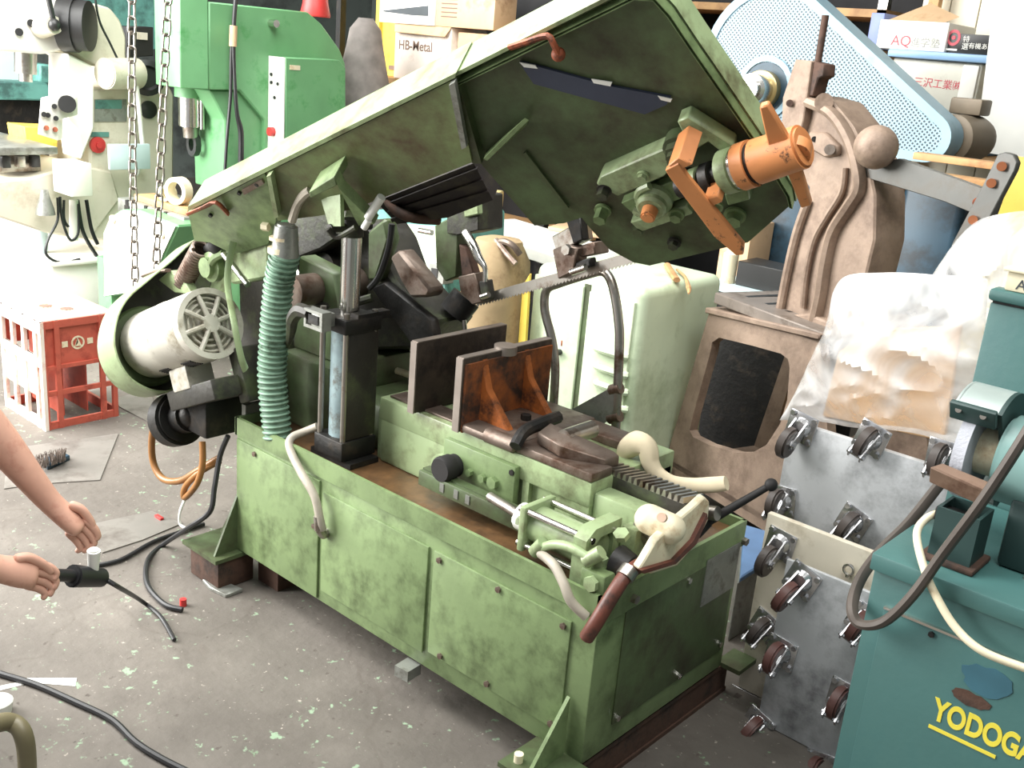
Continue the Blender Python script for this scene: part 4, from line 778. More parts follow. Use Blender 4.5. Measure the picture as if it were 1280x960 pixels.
# ---- pale teal lathe seen under the arm
tl = thing('lathe_cabinet', (-2.3, 1.6, 0), 'pale teal machine cabinet seen through the gap under the arm', 'cabinet')
b = MB(); b.prism(yp([(470, 262), (560, 268), (556, 460), (470, 460)], 1.35), (0, .35, 0), .01); part('cabinet_body', b, 'teal_far', tl)
part('cabinet_side', MB().prism(yp([(508, 280), (552, 284), (550, 420), (508, 420)], 1.343), (0, .006, 0)), 'cabinet_green', tl)
part('switch_box', MB().prism(yp([(536, 330), (556, 332), (554, 356), (536, 352)], 1.28), (0, .06, 0), .003), 'plate_grey', tl)
part('switch_plate', MB().prism(yp([(539, 335), (547, 336), (546, 348), (539, 347)], 1.277), (0, .002, 0)), 'gauge_black', tl)
part('handle', MB().cyl(at(524, 288, y=1.28), at(540, 291, y=1.28), .012, n=10), 'bright_steel', tl)
part('cabinet_foot', MB().bb((at(470, 460, y=1.36).x, 1.36, 0), (at(556, 460, y=1.36).x, 1.7, at(500, 455, y=1.36).z)), 'black_iron', tl)
# ---- white topped bench
zt_ = .76
q0, q1 = at(560, 276, z=zt_), at(700, 322, z=zt_)
bn2 = thing('work_bench', (-1.5, 1.6, 0), 'white topped work bench behind the saw blade', 'work bench')
d_ = (q1-q0); d_.z = 0; d_ = d_.normalized(); nrm = V((-d_.y, d_.x, 0)); bl_ = (q1-q0).length+.12
b = MB(); b.prism([q0, q0+d_*bl_, q0+d_*bl_+nrm*.42, q0+nrm*.42], (0, 0, -.055), .004); part('bench_top', b, 'offwhite', bn2)
for s_, n2 in ((.05, .05), (bl_-.1, .05), (.05, .36), (bl_-.1, .36)):
    p = q0+d_*s_+nrm*n2; part('leg', MB().bb((p.x-.025, p.y-.025, 0), (p.x+.025, p.y+.025, zt_-.055)), 'black_iron', bn2)
p = at(612, 252, z=zt_+.04)
b = MB(); b.prism([V((x, y, zt_+.0006)) for x, y in [(p.x-.05, p.y-.06), (p.x+.035, p.y-.075), (p.x+.065, p.y), (p.x+.03, p.y+.08), (p.x-.06, p.y+.06)]], (0, 0, .10), .006); part('foam_block', b, 'foam', base=True, label='pale yellow foam block on the white bench', cat='foam block')
b = MB(); pp = at(607, 268, z=zt_+.012); b.box(pp+V((0, 0, .0)), (.13, .03, .02), Matrix.Rotation(-.95, 4, 'Z'), .004); part('scraper', b, 'worn_steel', base=True, label='dark flat metal scraper lying by the foam block', cat='scraper')
p = at(730, 283, z=zt_+.03); part('cardboard_sheet', MB().box((p.x, p.y, zt_+.011), (.30, .22, .02), Matrix.Rotation(.3, 4, 'Z'), .003), 'cardboard', base=True, label='flat cardboard piece on the bench behind the blade guide', cat='cardboard')
part('blue_tape', MB().box((p.x-.06, p.y+.05, zt_+.033), (.07, .05, .022), None, .006), mat('tape_blue', (90, 130, 220), .4).name, base=True, label='small blue tape piece on the flat cardboard', cat='tape')
# tan tank under the bench
o = at(628, 420, y=1.15); b = MB()
tz_ = at(628, 300, y=1.15).z
b.lathe([(.10, 0.001), (.12, .02), (.125, tz_*.35), (.13, tz_*.75), (.12, tz_*.92), (.08, tz_), (.03, tz_+.01)], V((at(626, 370, y=1.15).x-.03, 1.15, 0)), (0, 0, 1), 24)
bm_ = b.bm
for v in bm_.verts:
    k = noise.noise(v.co*9)*.018+noise.noise(v.co*22)*.007; v.co += V((k, k, 0))
tk = thing('sack', (at(632, 370, y=1.15).x, 1.15, 0), 'crumpled tan sack with pipes on top beside the pale green cabinet', 'sack')
part('sack_body', b, 'tan_bag', tk)
b = MB(); b.tube([at(612, 312, y=1.12), at(626, 302, y=1.1), at(640, 306, y=1.1), at(650, 318, y=1.12)], .012, n=8); b.tube([at(620, 300, y=1.1), at(634, 318, y=1.08), at(645, 330, y=1.08)], .010, n=8); part('sack_tie', b, 'worn_steel', tk)
# yellow strip board
ya = at(649, 442, y=1.14); b = MB(); b.prism(yp([(654, 340), (664, 324), (662, 440), (648, 442)], 1.14), (0, .012, 0), .003); yd = part('yellow_board', b, 'yellow_plastic', base=True, label='narrow yellow board leaning beside the pale green cabinet', cat='board')
for v in yd.data.vertices:
    if v.co.z < .12: v.co.z = 0.0005 - 0
yd.location.z = 0
hz = at(654, 340, y=1.14).z
mz = max(v.co.z for v in yd.data.vertices)
for v in yd.data.vertices:
    if v.co.z > .02: v.co.z += hz-mz
# ---- pale green electrical cabinet
Yc = 1.2; cx0, cx1 = at(663, 400, y=Yc).x, at(800, 420, y=Yc).x; ct = at(700, 337, y=Yc).z+.005
cy1 = at(905, 350, z=ct-.02).y
cg = thing('electrical_cabinet', ((cx0+cx1)/2, Yc+.25, 0), 'pale green electrical cabinet with louvres and rounded top', 'cabinet')
part('cabinet_body', MB().bb((cx0, Yc, .02), (cx1, cy1, ct), .035, 4), 'cabinet_green', cg)
part('plinth', MB().bb((cx0+.02, Yc+.03, 0), (cx1-.02, cy1-.03, .03)), 'black_iron', cg)
xs = at(729, 420, y=Yc).x
dd = part('cabinet_door', MB().bb((cx0+.012, Yc-.012, .06), (xs-.012, Yc+.002, ct-.04), .004), 'cabinet_green', cg)
part('door_seam', MB().bb((xs-.014, Yc-.003, .06), (xs+.012, Yc+.003, ct-.03)), 'saw_green_shaded_dirty', cg)
part('door_knob', MB().cyl(at(700, 440, y=Yc-.012), at(700, 440, y=Yc-.012)+V((0, -.025, 0)), .011, n=12), 'gauge_black', dd)
part('red_mark', MB().box(at(702, 429, y=Yc-.0125), (.006, .001, .02)), 'clasp_red', dd)
d2 = part('louvre_panel', MB().bb((xs+.014, Yc-.010, .06), (cx1-.03, Yc+.002, ct-.05), .004), 'cabinet_green', cg)
for k, yy_ in enumerate((440, 463, 484, 505)):
    p = at(765, yy_, y=Yc-.01); b = MB(); b.tube([p+V((-.06, 0, 0)), p+V((-.055, -.012, 0)), p+V((.055, -.012, 0)), p+V((.06, 0, 0))], .013, n=8, sub=2); part('louvre', b, 'cabinet_green', d2)
# tools on the cabinet
def ctop(px, py): return at(px, py, z=ct+.012)
b = MB(); b.tube([ctop(834, 331), ctop(838, 338), ctop(846, 350)], .013, n=8, flat=(1, .7)); td = part('wooden_handle', b, 'wood', base=True, label='tool with wooden handle lying on the pale green cabinet', cat='tool')
b = MB(); b.tube([ctop(846, 337), ctop(856, 346), ctop(861, 360), ctop(861, 367)], .006, n=8, rr=[.004, .005, .009, .003]); part('scriber', b, 'wood', base=True, label='thin pointed brown tool lying on the pale green cabinet', cat='tool')
# far table behind with small boxes
ft = thing('storage_rack', (-1.7, 2.6, 0), 'black storage rack with small bins behind the pale green cabinet', 'rack')
Yr = 2.1
rx0, rx1 = at(885, 345, y=Yr).x, at(985, 350, y=Yr).x; rz = at(930, 362, y=Yr).z
part('rack_top', MB().bb((rx0, Yr, rz-.03), (rx1+.3, Yr+.22, rz)), 'pale_blue', ft)
part('rack_body', MB().bb((rx0+.02, Yr+.02, 0), (rx1+.28, Yr+.2, rz-.031)), 'black_iron', ft)
part('parts_tray', MB().prism([(x, y, rz+.0005) for x, y in ((rx0+.1, Yr+.05), (rx1, Yr+.05), (rx1, Yr+.2), (rx0+.1, Yr+.2))], (0, 0, .10), .004), 'gauge_black', base=True, label='black parts tray on the storage rack', cat='tray')
part('spray_cup', MB().lathe([(.03, 0), (.032, .12), (.02, .13), (.02, .16)], (rx0+.06, Yr+.06, rz+.0005), (0, 0, 1), 16), 'cream', base=True, label='cream cup standing at the end of the storage rack', cat='cup')
part('carton', MB().bb((at(938, 330, y=Yr+.52).x, Yr+.225, 0), (at(1000, 330, y=Yr+.52).x-.1, Yr+.42, at(960, 272, y=Yr+.52).z), .004), 'cardboard', base=True, label='tan carton behind the press column', cat='carton')
# ================================================================ RIGHT BACKGROUND
mat('press_brown', (146, 126, 110), .6, .1, .12, 6, (100, 82, 70), .32, 8, .15, 60, soft=.14)
mat('press_table', (128, 118, 110), .5, .3, .12, 8, (90, 78, 68), .3, 9)
mat('lever_grey', (88, 88, 85), .45, .4, .1, 8, (86, 82, 76), .3, 9)
mat('guard_blue', (136, 168, 184), .45, 0, .06, 6, (120, 156, 170), .22, 8)
mat('machine_blue', (40, 66, 82), .45, 0, .15, 5, (26, 38, 46), .35, 6)
mat('copper', (190, 120, 84), .35, .8, .1)
mat('brass', (200, 176, 124), .3, .8, .1, 8)
mat('motor_brown', (128, 116, 100), .55, .1, .12, 8)
m = mat('perforated', (140, 168, 184), .5, 0, .05, 6)
def perforate(m):
    nt = m.node_tree; N = nt.nodes; L = nt.links; b = N['Principled BSDF']; src = b.inputs['Base Color'].links[0].from_socket
    tc = [n for n in N if n.type == 'TEX_COORD'][0]; sp = N.new('ShaderNodeSeparateXYZ'); L.new(tc.outputs['Object'], sp.inputs[0])
    def mth(op, a, b_=None):
        n = N.new('ShaderNodeMath'); n.operation = op
        for i, q in enumerate((a, b_)):
            if q is None: continue
            if hasattr(q, 'name'): L.new(q, n.inputs[i])
            else: n.inputs[i].default_value = q
        return n.outputs[0]
    k = 2*math.pi/.026
    s = mth('MULTIPLY', mth('COSINE', mth('MULTIPLY', mth('ADD', sp.outputs[0], sp.outputs[2]), k*.7)), mth('COSINE', mth('MULTIPLY', mth('SUBTRACT', sp.outputs[0], sp.outputs[2]), k*.7)))
    f = mth('GREATER_THAN', mth('ABSOLUTE', s), .55)
    x = N.new('ShaderNodeMix'); x.data_type = 'RGBA'; x.inputs[7].default_value = (*lin((40, 58, 66)), 1); L.new(src, x.inputs[6]); L.new(f, x.inputs[0]); L.new(x.outputs[2], b.inputs['Base Color'])
perforate(m)
# ---- arbor press on its stand
pt1 = at(893, 367, z=.88); pt2 = at(1012, 412, z=.88)
e1 = (pt2-pt1); e1.z = 0; wT = e1.length; e1 = e1.normalized(); e2 = V((-e1.y, e1.x, 0))
def pp_(pts, off=0):
    o = pt1+e2*off; return [CAMP+ray(px, py)*((o-CAMP).dot(e2)/ray(px, py).dot(e2)) for px, py in pts]
pr = thing('arbor_press', (pt1+e1*wT/2+e2*.25)*1, 'brown cast iron arbor press on an open frame stand', 'arbor press'); pr.location.z = 0; ORG[pr.name].z = 0
def toz0(a, b_):                                   # carry the line a-b down to the floor
    t = a.z/(a.z-b_.z); return a.lerp(b_, t)
oL = pp_([(886, 392), (832, 575)]); oR = pp_([(1024, 424), (1030, 560)])
iL = pp_([(897, 424), (862, 546)]); 
fl, fr = toz0(*oL), toz0(*oR); fr = fr+e1*.06
outer = [oL[0], pp_([(893, 385)])[0], pp_([(1015, 416)])[0], oR[0], fr, fr-e1*.09, fl+e1*.09, fl]
inner = pp_([(888, 440), (890, 428), (899, 422), (940, 432), (976, 442), (985, 449), (987, 460), (984, 500), (975, 530), (958, 556), (940, 566), (920, 566), (886, 556), (866, 546), (862, 538), (866, 520)])
tL, tR = oL[0], oR[0]
outer = [tL.lerp(fl, .08), tL.lerp(fl, .03), tL, tL.lerp(tR, .4), tL.lerp(tR, .85), tR, tR.lerp(fr, .06), tR.lerp(fr, .3), tR.lerp(fr, .5), tR.lerp(fr, .66), tR.lerp(fr, .78), tR.lerp(fr, .78).lerp(tL.lerp(fl, .78), .45), tR.lerp(fr, .78).lerp(tL.lerp(fl, .78), .8), tL.lerp(fl, .78), tL.lerp(fl, .66), tL.lerp(fl, .5)]
b = MB(); b.ring(outer, inner, e2*.035)
b.prism([oL[0].lerp(fl, .75), oL[0].lerp(fl, .75)+e1*.07, fl+e1*.08, fl], e2*.05, .004); b.prism([oR[0].lerp(fr, .75), oR[0].lerp(fr, .75)-e1*.07, fr-e1*.08, fr], e2*.05, .004)
sd = part('stand_frame', b, 'press_brown', pr)
back = MB(); sh_ = e2*.42; back.ring([p+sh_ for p in outer], [p+sh_ for p in inner], e2*.035); back.prism([p+sh_ for p in (oL[0].lerp(fl, .75), oL[0].lerp(fl, .75)+e1*.07, fl+e1*.08, fl)], e2*.05); back.prism([p+sh_ for p in (oR[0].lerp(fr, .75), oR[0].lerp(fr, .75)-e1*.07, fr-e1*.08, fr)], e2*.05)
part('stand_frame', back, 'press_brown', pr)
b = MB(); b.prism([oL[0].lerp(fl, .72), oR[0].lerp(fr, .72), oR[0].lerp(fr, .72)+e2*.46, oL[0].lerp(fl, .72)+e2*.46], (0, 0, -.02)); part('stand_shelf', b, 'press_brown', pr)
lp = outer[0].copy(); b = MB(); b.prism([oL[0]-e1*.01-e2*.012, oR[0]+e1*.01-e2*.012, oR[0]+e1*.01+e2*.46, oL[0]-e1*.01+e2*.46], (0, 0, .02), .004); part('stand_top', b, 'press_brown', pr)
tz2 = .885; zt3 = (oL[0].z+oR[0].z)/2+.02
b = MB(); b.prism([pt1*1+V((0, 0, tz2-.88)), pt2+V((0, 0, tz2-.88))+e1*.05, pt2+e1*.05+e2*.40, pt1+e2*.40], (0, 0, -(.88-zt3)-.012), .004); tb2 = part('press_table', b, 'press_table', pr)
for k, s_ in enumerate((.10, .20, .30)):
    p = pt1+e2*(.02+.0)+e1*(s_-.04); b = MB(); b.prism([p, p+e1*.022, p+e1*.022+e2*.30, p+e2*.30], (0, 0, .004)); part('t_slot', b, 'black_iron', tb2)
b = MB(); p = pt1+e1*.22+e2*.12+V((0, 0, .012)); b.cyl(p+V((0, 0, .0)), p+V((0, 0, .09)), .018, n=14); b.cyl(p+V((0, 0, .09)), p+V((0, 0, .12)), .009, n=10); part('small_bottle', b, 'pale_blue', base=True, label='small pale bottle standing on the press table', cat='bottle')
CF = [(968, 395), (975, 355), (984, 320), (1000, 268), (1011, 235), (990, 205), (977, 160), (977, 122), (1012, 118), (1040, 126), (1066, 158), (1085, 200), (1094, 245), (1093, 300), (1082, 345), (1076, 385), (1080, 415), (1030, 418)]
cf = part('press_frame', MB().prism(pp_(CF, .10), e2*.13, .006), 'press_brown', pr)
# raised flange ribbon and inner web rim
b = MB(); b.tube(pp_([(1012, 128), (1040, 142), (1060, 170), (1072, 205), (1075, 235), (1062, 258), (1042, 290), (1032, 330), (1026, 370), (1018, 405)], .09), .022, n=8, flat=(1.2, .8)); part('frame_flange', b, 'press_brown', cf)
b = MB(); b.tube(pp_([(1056, 210), (1052, 240), (1034, 270), (1018, 300), (1008, 345), (1004, 385)], .09), .013, n=8, flat=(1, .8)); part('frame_rib', b, 'press_brown', cf)
b = MB(); b.tube(pp_([(974, 392), (984, 340), (996, 290), (1010, 250)], .09), .015, n=8); part('frame_rib', b, 'press_brown', cf)
b = MB(); b.prism(pp_([(966, 395), (1010, 392), (1040, 405), (1038, 420), (1012, 418)], .07), e2*.2, .006); b.prism(pp_([(1038, 405), (1090, 395), (1090, 412), (1038, 420)], .08), e2*.16, .006); part('frame_foot', b, 'press_brown', cf)
b = MB(); b.prism(pp_([(1010, 165), (1030, 165), (1048, 182), (1047, 194), (1030, 197), (1012, 186)], .085), e2*.03, .005); bs_ = part('pinion_boss', b, 'press_brown', cf)
part('pinion_pin', MB().cyl(pp_([(1037, 187)], .085)[0], pp_([(1037, 187)], .06)[0], .016, n=14), 'press_table', bs_)
part('pin_hole', MB().cyl(pp_([(1018, 174)], .085)[0], pp_([(1018, 174)], .082)[0], .009, n=12), 'black_iron', bs_)
rz0 = pp_([(1000, 122)], .12)[0]
b = MB(); b.prism(pp_([(978, 122), (994, 74), (1014, 76), (1004, 150), (990, 200), (976, 170)], .07), e2*.05, .003); rm = part('ram', b, 'press_brown', pr)
b = MB(); b.prism(pp_([(1014, 76), (1030, 80), (1029, 95), (1022, 98), (1016, 120), (1005, 120)], .08), e2*.05, .003); part('ram_clamp', b, 'rust_brown', rm)
b = MB(); b.cyl(pp_([(1022, 80)], .10)[0], pp_([(1032, 19)], .10)[0], .011, n=10); part('depth_screw', b, 'rust_brown', rm)
for px, py in ((987, 129),): part('bolt', MB().cyl(pp_([(px, py)], .07)[0], pp_([(px, py)], .055)[0], .011, n=12), 'rust_brown', rm)
part('frame_lug', MB().cyl(pp_([(1030, 128)], .07)[0], pp_([(1030, 128)], .16)[0], .028, n=16), 'press_brown', cf)
bc_ = pp_([(1095, 184)], .06)[0]
b = MB(); b.sph(bc_, .062, n=28); bl2 = part('weight_ball', b, 'press_brown', pr)
b = MB(); b.cyl(bc_, pp_([(1076, 192)], .12)[0], .026, n=14); part('ball_socket', b, 'rust_brown', bl2)
part('lever_bar', MB().prism(pp_([(1080, 206), (1112, 200), (1124, 198), (1250, 243), (1238, 276), (1180, 252), (1082, 222)], .10), e2*.022, .002), 'lever_grey', pr)
lkp = [(1247, 193), (1256, 190), (1266, 193), (1271, 203), (1268, 213), (1226, 292), (1200, 325), (1186, 318), (1190, 304), (1228, 232)]
lkb = part('link_bar', MB().prism(pp_(lkp, .075), e2*.018, .002), 'lever_grey', pr)
for px, py in ((1252, 208), (1239, 229), (1216, 275)): part('rivet', MB().cyl(pp_([(px, py)], .075)[0], pp_([(px, py)], .062)[0], .012, n=14), 'copper', lkb)
part('rivet', MB().cyl(pp_([(1222, 253)], .10)[0], pp_([(1222, 253)], .09)[0], .013, n=14), 'clasp_red', pr)
# ---- blue machine with perforated belt guard
Yg = 2.35
bg = thing('belt_driven_press', (-.9, 2.8, 0), 'light blue belt driven machine with a large perforated guard', 'machine')
C0, C1 = at(958, 78, y=Yg), at(1158, 172, y=Yg); R0, R1 = .30, .09
dC = C1-C0; th = math.atan2(dC.z, dC.x); be = math.acos((R0-R1)/math.hypot(dC.x, dC.z))
def hull(s, y):
    pts = []
    for k in range(25): a = th+be+(2*math.pi-2*be)*k/24; pts.append(V((C0.x+(R0-s)*math.cos(a), y, C0.z+(R0-s)*math.sin(a))))
    for k in range(13): a = th-be+2*be*k/12; pts.append(V((C1.x+(R1-s)*math.cos(a), y, C1.z+(R1-s)*math.sin(a))))
    return pts
g_ = part('belt_guard', MB().ring(hull(0, Yg), hull(.035, Yg), (0, .13, 0)), 'guard_blue', bg)
part('guard_back', MB().prism(hull(.005, Yg+.13), (0, .01, 0)), 'machine_blue', bg)
part('guard_mesh', MB().prism(hull(.034, Yg+.006), (0, .004, 0)), 'perforated', g_)
part('guard_window', MB().ring([at(955, 110, y=Yg-.004)+V((.128*math.cos(k*.2618), 0, .128*math.sin(k*.2618))) for k in range(24)], [at(955, 110, y=Yg-.004)+V((.105*math.cos(k*.2618), 0, .105*math.sin(k*.2618))) for k in range(24)], (0, .02, 0)), 'guard_blue', g_)
o = at(955, 112, y=Yg)
part('hub_recess', MB().cyl(o+V((0, .001, 0)), o+V((0, .01, 0)), .107, n=28), 'machine_blue', g_)
b = MB(); b.lathe([(.075, 0), (.075, .05), (.068, .055)], o, (.12, -1, 0), 28); hb_ = part('hub_disc', b, 'brass', g_)
b = MB(); b.lathe([(.06, .05), (.06, .14), (.045, .145), (.045, .18)], o, (.12, -1, 0), 28); part('hub_shaft', b, 'bright_steel', hb_)
b = MB(); o = at(1175, 182, y=Yg+.16)+V((0, 0, 0)); b.lathe([(.075, 0), (.09, .01), (.09, .16), (.078, .20), (.03, .21)], V((C1.x+.03, Yg+.15, C1.z)), (.2, 1, 0), 24); part('belt_motor', b, 'motor_brown', bg)
b = MB(); b.bb((C1.x-.02, Yg+.22, C1.z+.09), (C1.x+.10, Yg+.34, C1.z+.15), .008); part('motor_box', b, 'motor_brown', bg)
b = MB(); q0 = at(1086, 360, y=Yg+.02); q1 = at(1166, 360, y=Yg+.02); b.bb((q0.x, Yg+.171, 0), (q1.x, Yg+.60, at(1100, 225, y=Yg+.1).z), .03, 3); bd_ = part('machine_body', b, 'machine_blue', bg)
b = MB(); b.prism([at(x, y, y=Yg+.165) for x, y in ((1086, 225), (1110, 222), (1122, 232), (1112, 300), (1108, 352), (1088, 352), (1094, 290), (1086, 262))], (0, .006, 0), .002); part('body_front', b, 'guard_blue', bd_)
part('latch', MB().box(at(1098, 232, y=Yg+.16), (.02, .012, .03)), 'bright_steel', bd_)
b = MB(); b.bb((C0.x-.2, Yg+.18, 0), (C0.x+.25, Yg+.7, C0.z-.1), .02); part('machine_frame', b, 'machine_blue', bg)
# ---- storage bins and cartons at the far right
mat('bin_blue', (92, 150, 200), .4, 0, .06, 6)
mat('bin_clear', (206, 204, 192), .35, 0, .05, 6, (184, 178, 164), .25, 8)
mat('lid_blue', (150, 186, 224), .4, 0, .05, 6)
mat('panel_cream', (226, 220, 200), .7, 0, .05, 4)
mat('red_ink', (200, 90, 100), .6, 0, .05)
Yk = 3.2
kz = at(1180, 192, y=Yk).z
rk2 = thing('storage_rack', (-.7, 3.5, 0), 'wooden storage rack carrying plastic bins beside the white board', 'rack')
kx0, kx1 = at(1100, 150, y=Yk).x, at(1300, 190, y=Yk).x
part('rack_board', MB().bb((kx0-.1, Yk-.05, kz-.03), (kx1, Yk+.6, kz)), 'wood', rk2)
for x in (kx0-.08, kx1-.05): part('rack_post', MB().bb((x, Yk+.5, 0), (x+.05, Yk+.55, 2.6)), 'wood', rk2)
part('rack_post', MB().bb((kx0-.08, Yk-.02, 0), (kx0-.03, Yk+.03, kz-.03)), 'wood', rk2)
bx0, bx1 = at(1150, 160, y=Yk).x, at(1222, 175, y=Yk).x; z1_ = at(1190, 150, y=Yk).z
lb = thing('storage_bin', ((bx0+bx1)/2, Yk+.2, kz), 'blue plastic storage bin under the clear bin', 'storage bin')
part('bin_body', MB().bb((bx0-.2, Yk, kz+.0005), (bx1, Yk+.4, z1_), .01), 'bin_blue', lb)
b = MB(); b.bb((bx0-.21, Yk-.012, z1_-.03), (bx1+.012, Yk, z1_-.004)); b.bb((bx1-.05, Yk-.01, kz+.01), (bx1-.03, Yk, z1_-.03)); part('bin_rim', b, 'bin_blue', lb)
z2_ = at(1180, 76, y=Yk).z; tx0, tx1 = at(1112, 90, y=Yk).x, at(1228, 110, y=Yk).x
cbn = thing('storage_bin', ((tx0+tx1)/2, Yk+.2, z1_), 'cloudy clear storage bin with blue lid and red handwriting', 'storage bin')
part('bin_body', MB().bb((tx0, Yk+.01, z1_+.0005), (tx1-.02, Yk+.40, z2_), .012), 'bin_clear', cbn)
part('bin_corner', MB().bb((tx1-.10, Yk-.005, z1_+.03), (tx1-.03, Yk+.012, z2_-.01), .006), 'offwhite', cbn)
part('bin_lid', MB().bb((tx0-.02, Yk-.02, z2_+.0005), (tx1+.01, Yk+.42, z2_+.035), .01), 'lid_blue', cbn)
text('handwriting', '三沢工業㈱', .044, FX(V((at(1141, 106, y=Yk+.009).x, Yk+.009, at(1141, 106, y=Yk+.009).z))) @ Matrix.Rotation(-.02, 4, 'Z'), 'red_ink', cbn)
z3_ = z2_+.0355; ax0, ax1 = at(1098, 40, y=Yk).x, at(1183, 50, y=Yk).x; z4_ = at(1140, 26, y=Yk).z
aq = thing('carton', ((ax0+ax1)/2, Yk+.2, z3_), 'white carton printed AQ with open brown flaps on the bin lid', 'carton')
part('carton_body', MB().bb((ax0, Yk+.0, z3_), (ax1, Yk+.34, z4_), .004), 'offwhite', aq)
text('lettering', 'AQ', .062, FX(V((at(1113, 56, y=Yk).x, Yk-.0005, at(1113, 56, y=Yk).z))), 'red_ink', aq)
text('lettering', '進学塾', .045, FX(V((at(1137, 57, y=Yk).x, Yk-.0005, at(1137, 57, y=Yk).z))), 'plate_grey', aq)
part('flap', MB().prism([V((ax0+.03, Yk+.02, z4_)), V((ax1-.03, Yk+.02, z4_)), V((ax1-.002, Yk+.10, z4_+.03)), V(((ax0+ax1)/2, Yk+.14, z4_+.085))], (0, .004, .002)), 'cardboard', aq)
bk0, bk1 = ax1+.005, at(1238, 60, y=Yk+.02).x; z5_ = at(1200, 42, y=Yk+.02).z
bk = thing('snack_box', ((bk0+bk1)/2, Yk+.1, z3_), 'black box with a red round emblem and white lettering', 'box')
part('box_body', MB().bb((bk0, Yk+.02, z3_), (bk1, Yk+.22, z5_), .002), 'gauge_black', bk)
ec = at(1192, 47, y=Yk+.018); b = MB()
b.ring([ec+V((.030*math.cos(k*.3142), 0, .034*math.sin(k*.3142))) for k in range(20)], [ec+V((.019*math.cos(k*.3142), 0, .022*math.sin(k*.3142))) for k in range(20)], (0, .002, 0)); b.cyl(ec, ec+V((0, .002, 0)), .009, n=14); part('emblem', b, 'red_ink', bk)
part('emblem_text', MB().box(ec+V((0, 0, -.05)), (.05, .002, .008)), 'offwhite', bk)
text('lettering', '特\n選', .03, FX(V((at(1203, 52, y=Yk+.018).x, Yk+.0185, at(1203, 52, y=Yk+.018).z))), 'offwhite', bk)
text('lettering', '有機あられ', .027, FX(V((at(1210, 60, y=Yk+.018).x, Yk+.0185, at(1210, 60, y=Yk+.018).z))), 'offwhite', bk)
fc = at(1100, 20, y=Yk+.3); part('folder', MB().bb((ax0-.07, Yk+.05, z3_), (ax0-.006, Yk+.32, z4_+.03), .004), mat('folder_blue', (120, 134, 190), .5).name, base=True, label='lilac blue file box standing beside the white AQ carton', cat='file box')
# cream wall panelling behind the bins
b = MB(); px0, px1 = at(1150, 20, y=Yk+.62).x, kx1+.4
for k in range(6): pass
wp = thing('wall_panelling', ((px0+px1)/2, Yk+.7, 0), 'cream board panelling behind the storage bins', 'panelling')
npn = 9
for k in range(npn):
    w__ = (px1-px0)/npn; part('board', MB().bb((px0+k*w__+.003, Yk+.62, 0), (px0+(k+1)*w__-.003, Yk+.64, 2.9), .002), 'panel_cream', wp)
# white board nearer
wy = 2.98
wbp = yp([(1250, -60), (1330, -60), (1330, 206), (1280, 199), (1219, 188)], wy)
wb = thing('white_board', (wbp[3].x, wy, 0), 'large blank white board hanging at the edge of the bins', 'board')
part('board_sheet', MB().prism(wbp, (0, .02, 0)), 'white_paint', wb)
part('board_post', MB().bb((wbp[2].x-.08, wy+.021, 0), (wbp[2].x-.03, wy+.07, 2.6)), 'wood', wb)
# wooden slats and yellow carton beneath
yw = 2.06
pal = thing('pallet', (at(1190, 225, y=yw).x, yw+.2, 0), 'stacked wooden pallet slats behind the press lever', 'pallet')
s0 = at(1150, 212, y=yw); s1 = at(1290, 232, y=yw)
for k, (za, yy_) in enumerate(((0, 0), (-.05, .09), (.05, .17))): part('slat', MB().bb((s0.x-.1, yw+yy_, s0.z-.03+za), (s1.x, yw+yy_+.075, s0.z-.005+za), .003), 'wood', pal)
part('bearer', MB().bb((s1.x-.16, yw+.01, 0), (s1.x-.04, yw+.22, s0.z-.08)), 'wood', pal)
yc0, yc1 = at(1240, 230, y=1.9).x, at(1320, 240, y=1.9).x
part('carton', MB().bb((yc0, 1.9, 0), (yc1+.1, 2.04, at(1262, 197, y=1.9).z), .006), 'yellow_plastic', base=True, label='ochre yellow carton behind the press link bar', cat='carton')
# dark shelf at the top behind the guard
Yt = 3.9
ds = thing('steel_shelf', (-1.6, 4.1, 0), 'dark steel shelf with planks high behind the blue guard', 'shelf')
sx0, sx1 = at(800, 10, y=Yt).x, at(1105, 30, y=Yt).x
for zz in (1.72, 1.92): part('shelf_board', MB().bb((sx0, Yt, zz), (sx1, Yt+.5, zz+.04)), 'wood', ds)
part('shelf_back', MB().bb((sx0, Yt+.5, 0), (sx1, Yt+.52, 2.5)), 'dark_void', ds)
for x in (sx0, sx1-.05): part('shelf_post', MB().bb((x, Yt, 0), (x+.05, Yt+.05, 2.5)), 'steel', ds)
for k in range(4): part('stored_plank', MB().bb((sx0+.1, Yt+.03+.1*k, 1.765), (sx1-.2, Yt+.11+.1*k, 1.79)), 'wood', ds)
# ================================================================ RIGHT FOREGROUND
mat('caster_wheel', (96, 62, 56), .5, 0, .15, 12, (70, 46, 42), .3, 14)
mat('caster_grey', (70, 62, 58), .5, 0, .15, 12)
mat('caster_zinc', (196, 196, 198), .25, .9, .08, 12)
mat('ply_pale', (206, 198, 180), .6, 0, .08, 6, (170, 158, 136), .3, 7)
mat('plywood', (214, 176, 134), .6, 0, .08, 3, (190, 146, 104), .3, 4)
mat('teal_paint', (64, 102, 99), .45, 0, .06, 4, (52, 92, 92), .25, 4, .05, 60, soft=.15)
mat('grinder_teal', (118, 150, 146), .35, 0, .08, 6)
mat('guard_grey', (160, 172, 168), .35, .2, .08, 8)
mat('teal_dark', (38, 60, 58), .5, 0, .1, 5)
mat('yellow_print', (222, 206, 70), .5, 0, .05)
mat('wheel_stone', (176, 178, 186), .8, 0, .08, 20, bump=.2, bscale=200)
mat('brown_steel', (128, 104, 88), .5, .3, .15, 9, (90, 64, 50), .35, 10)
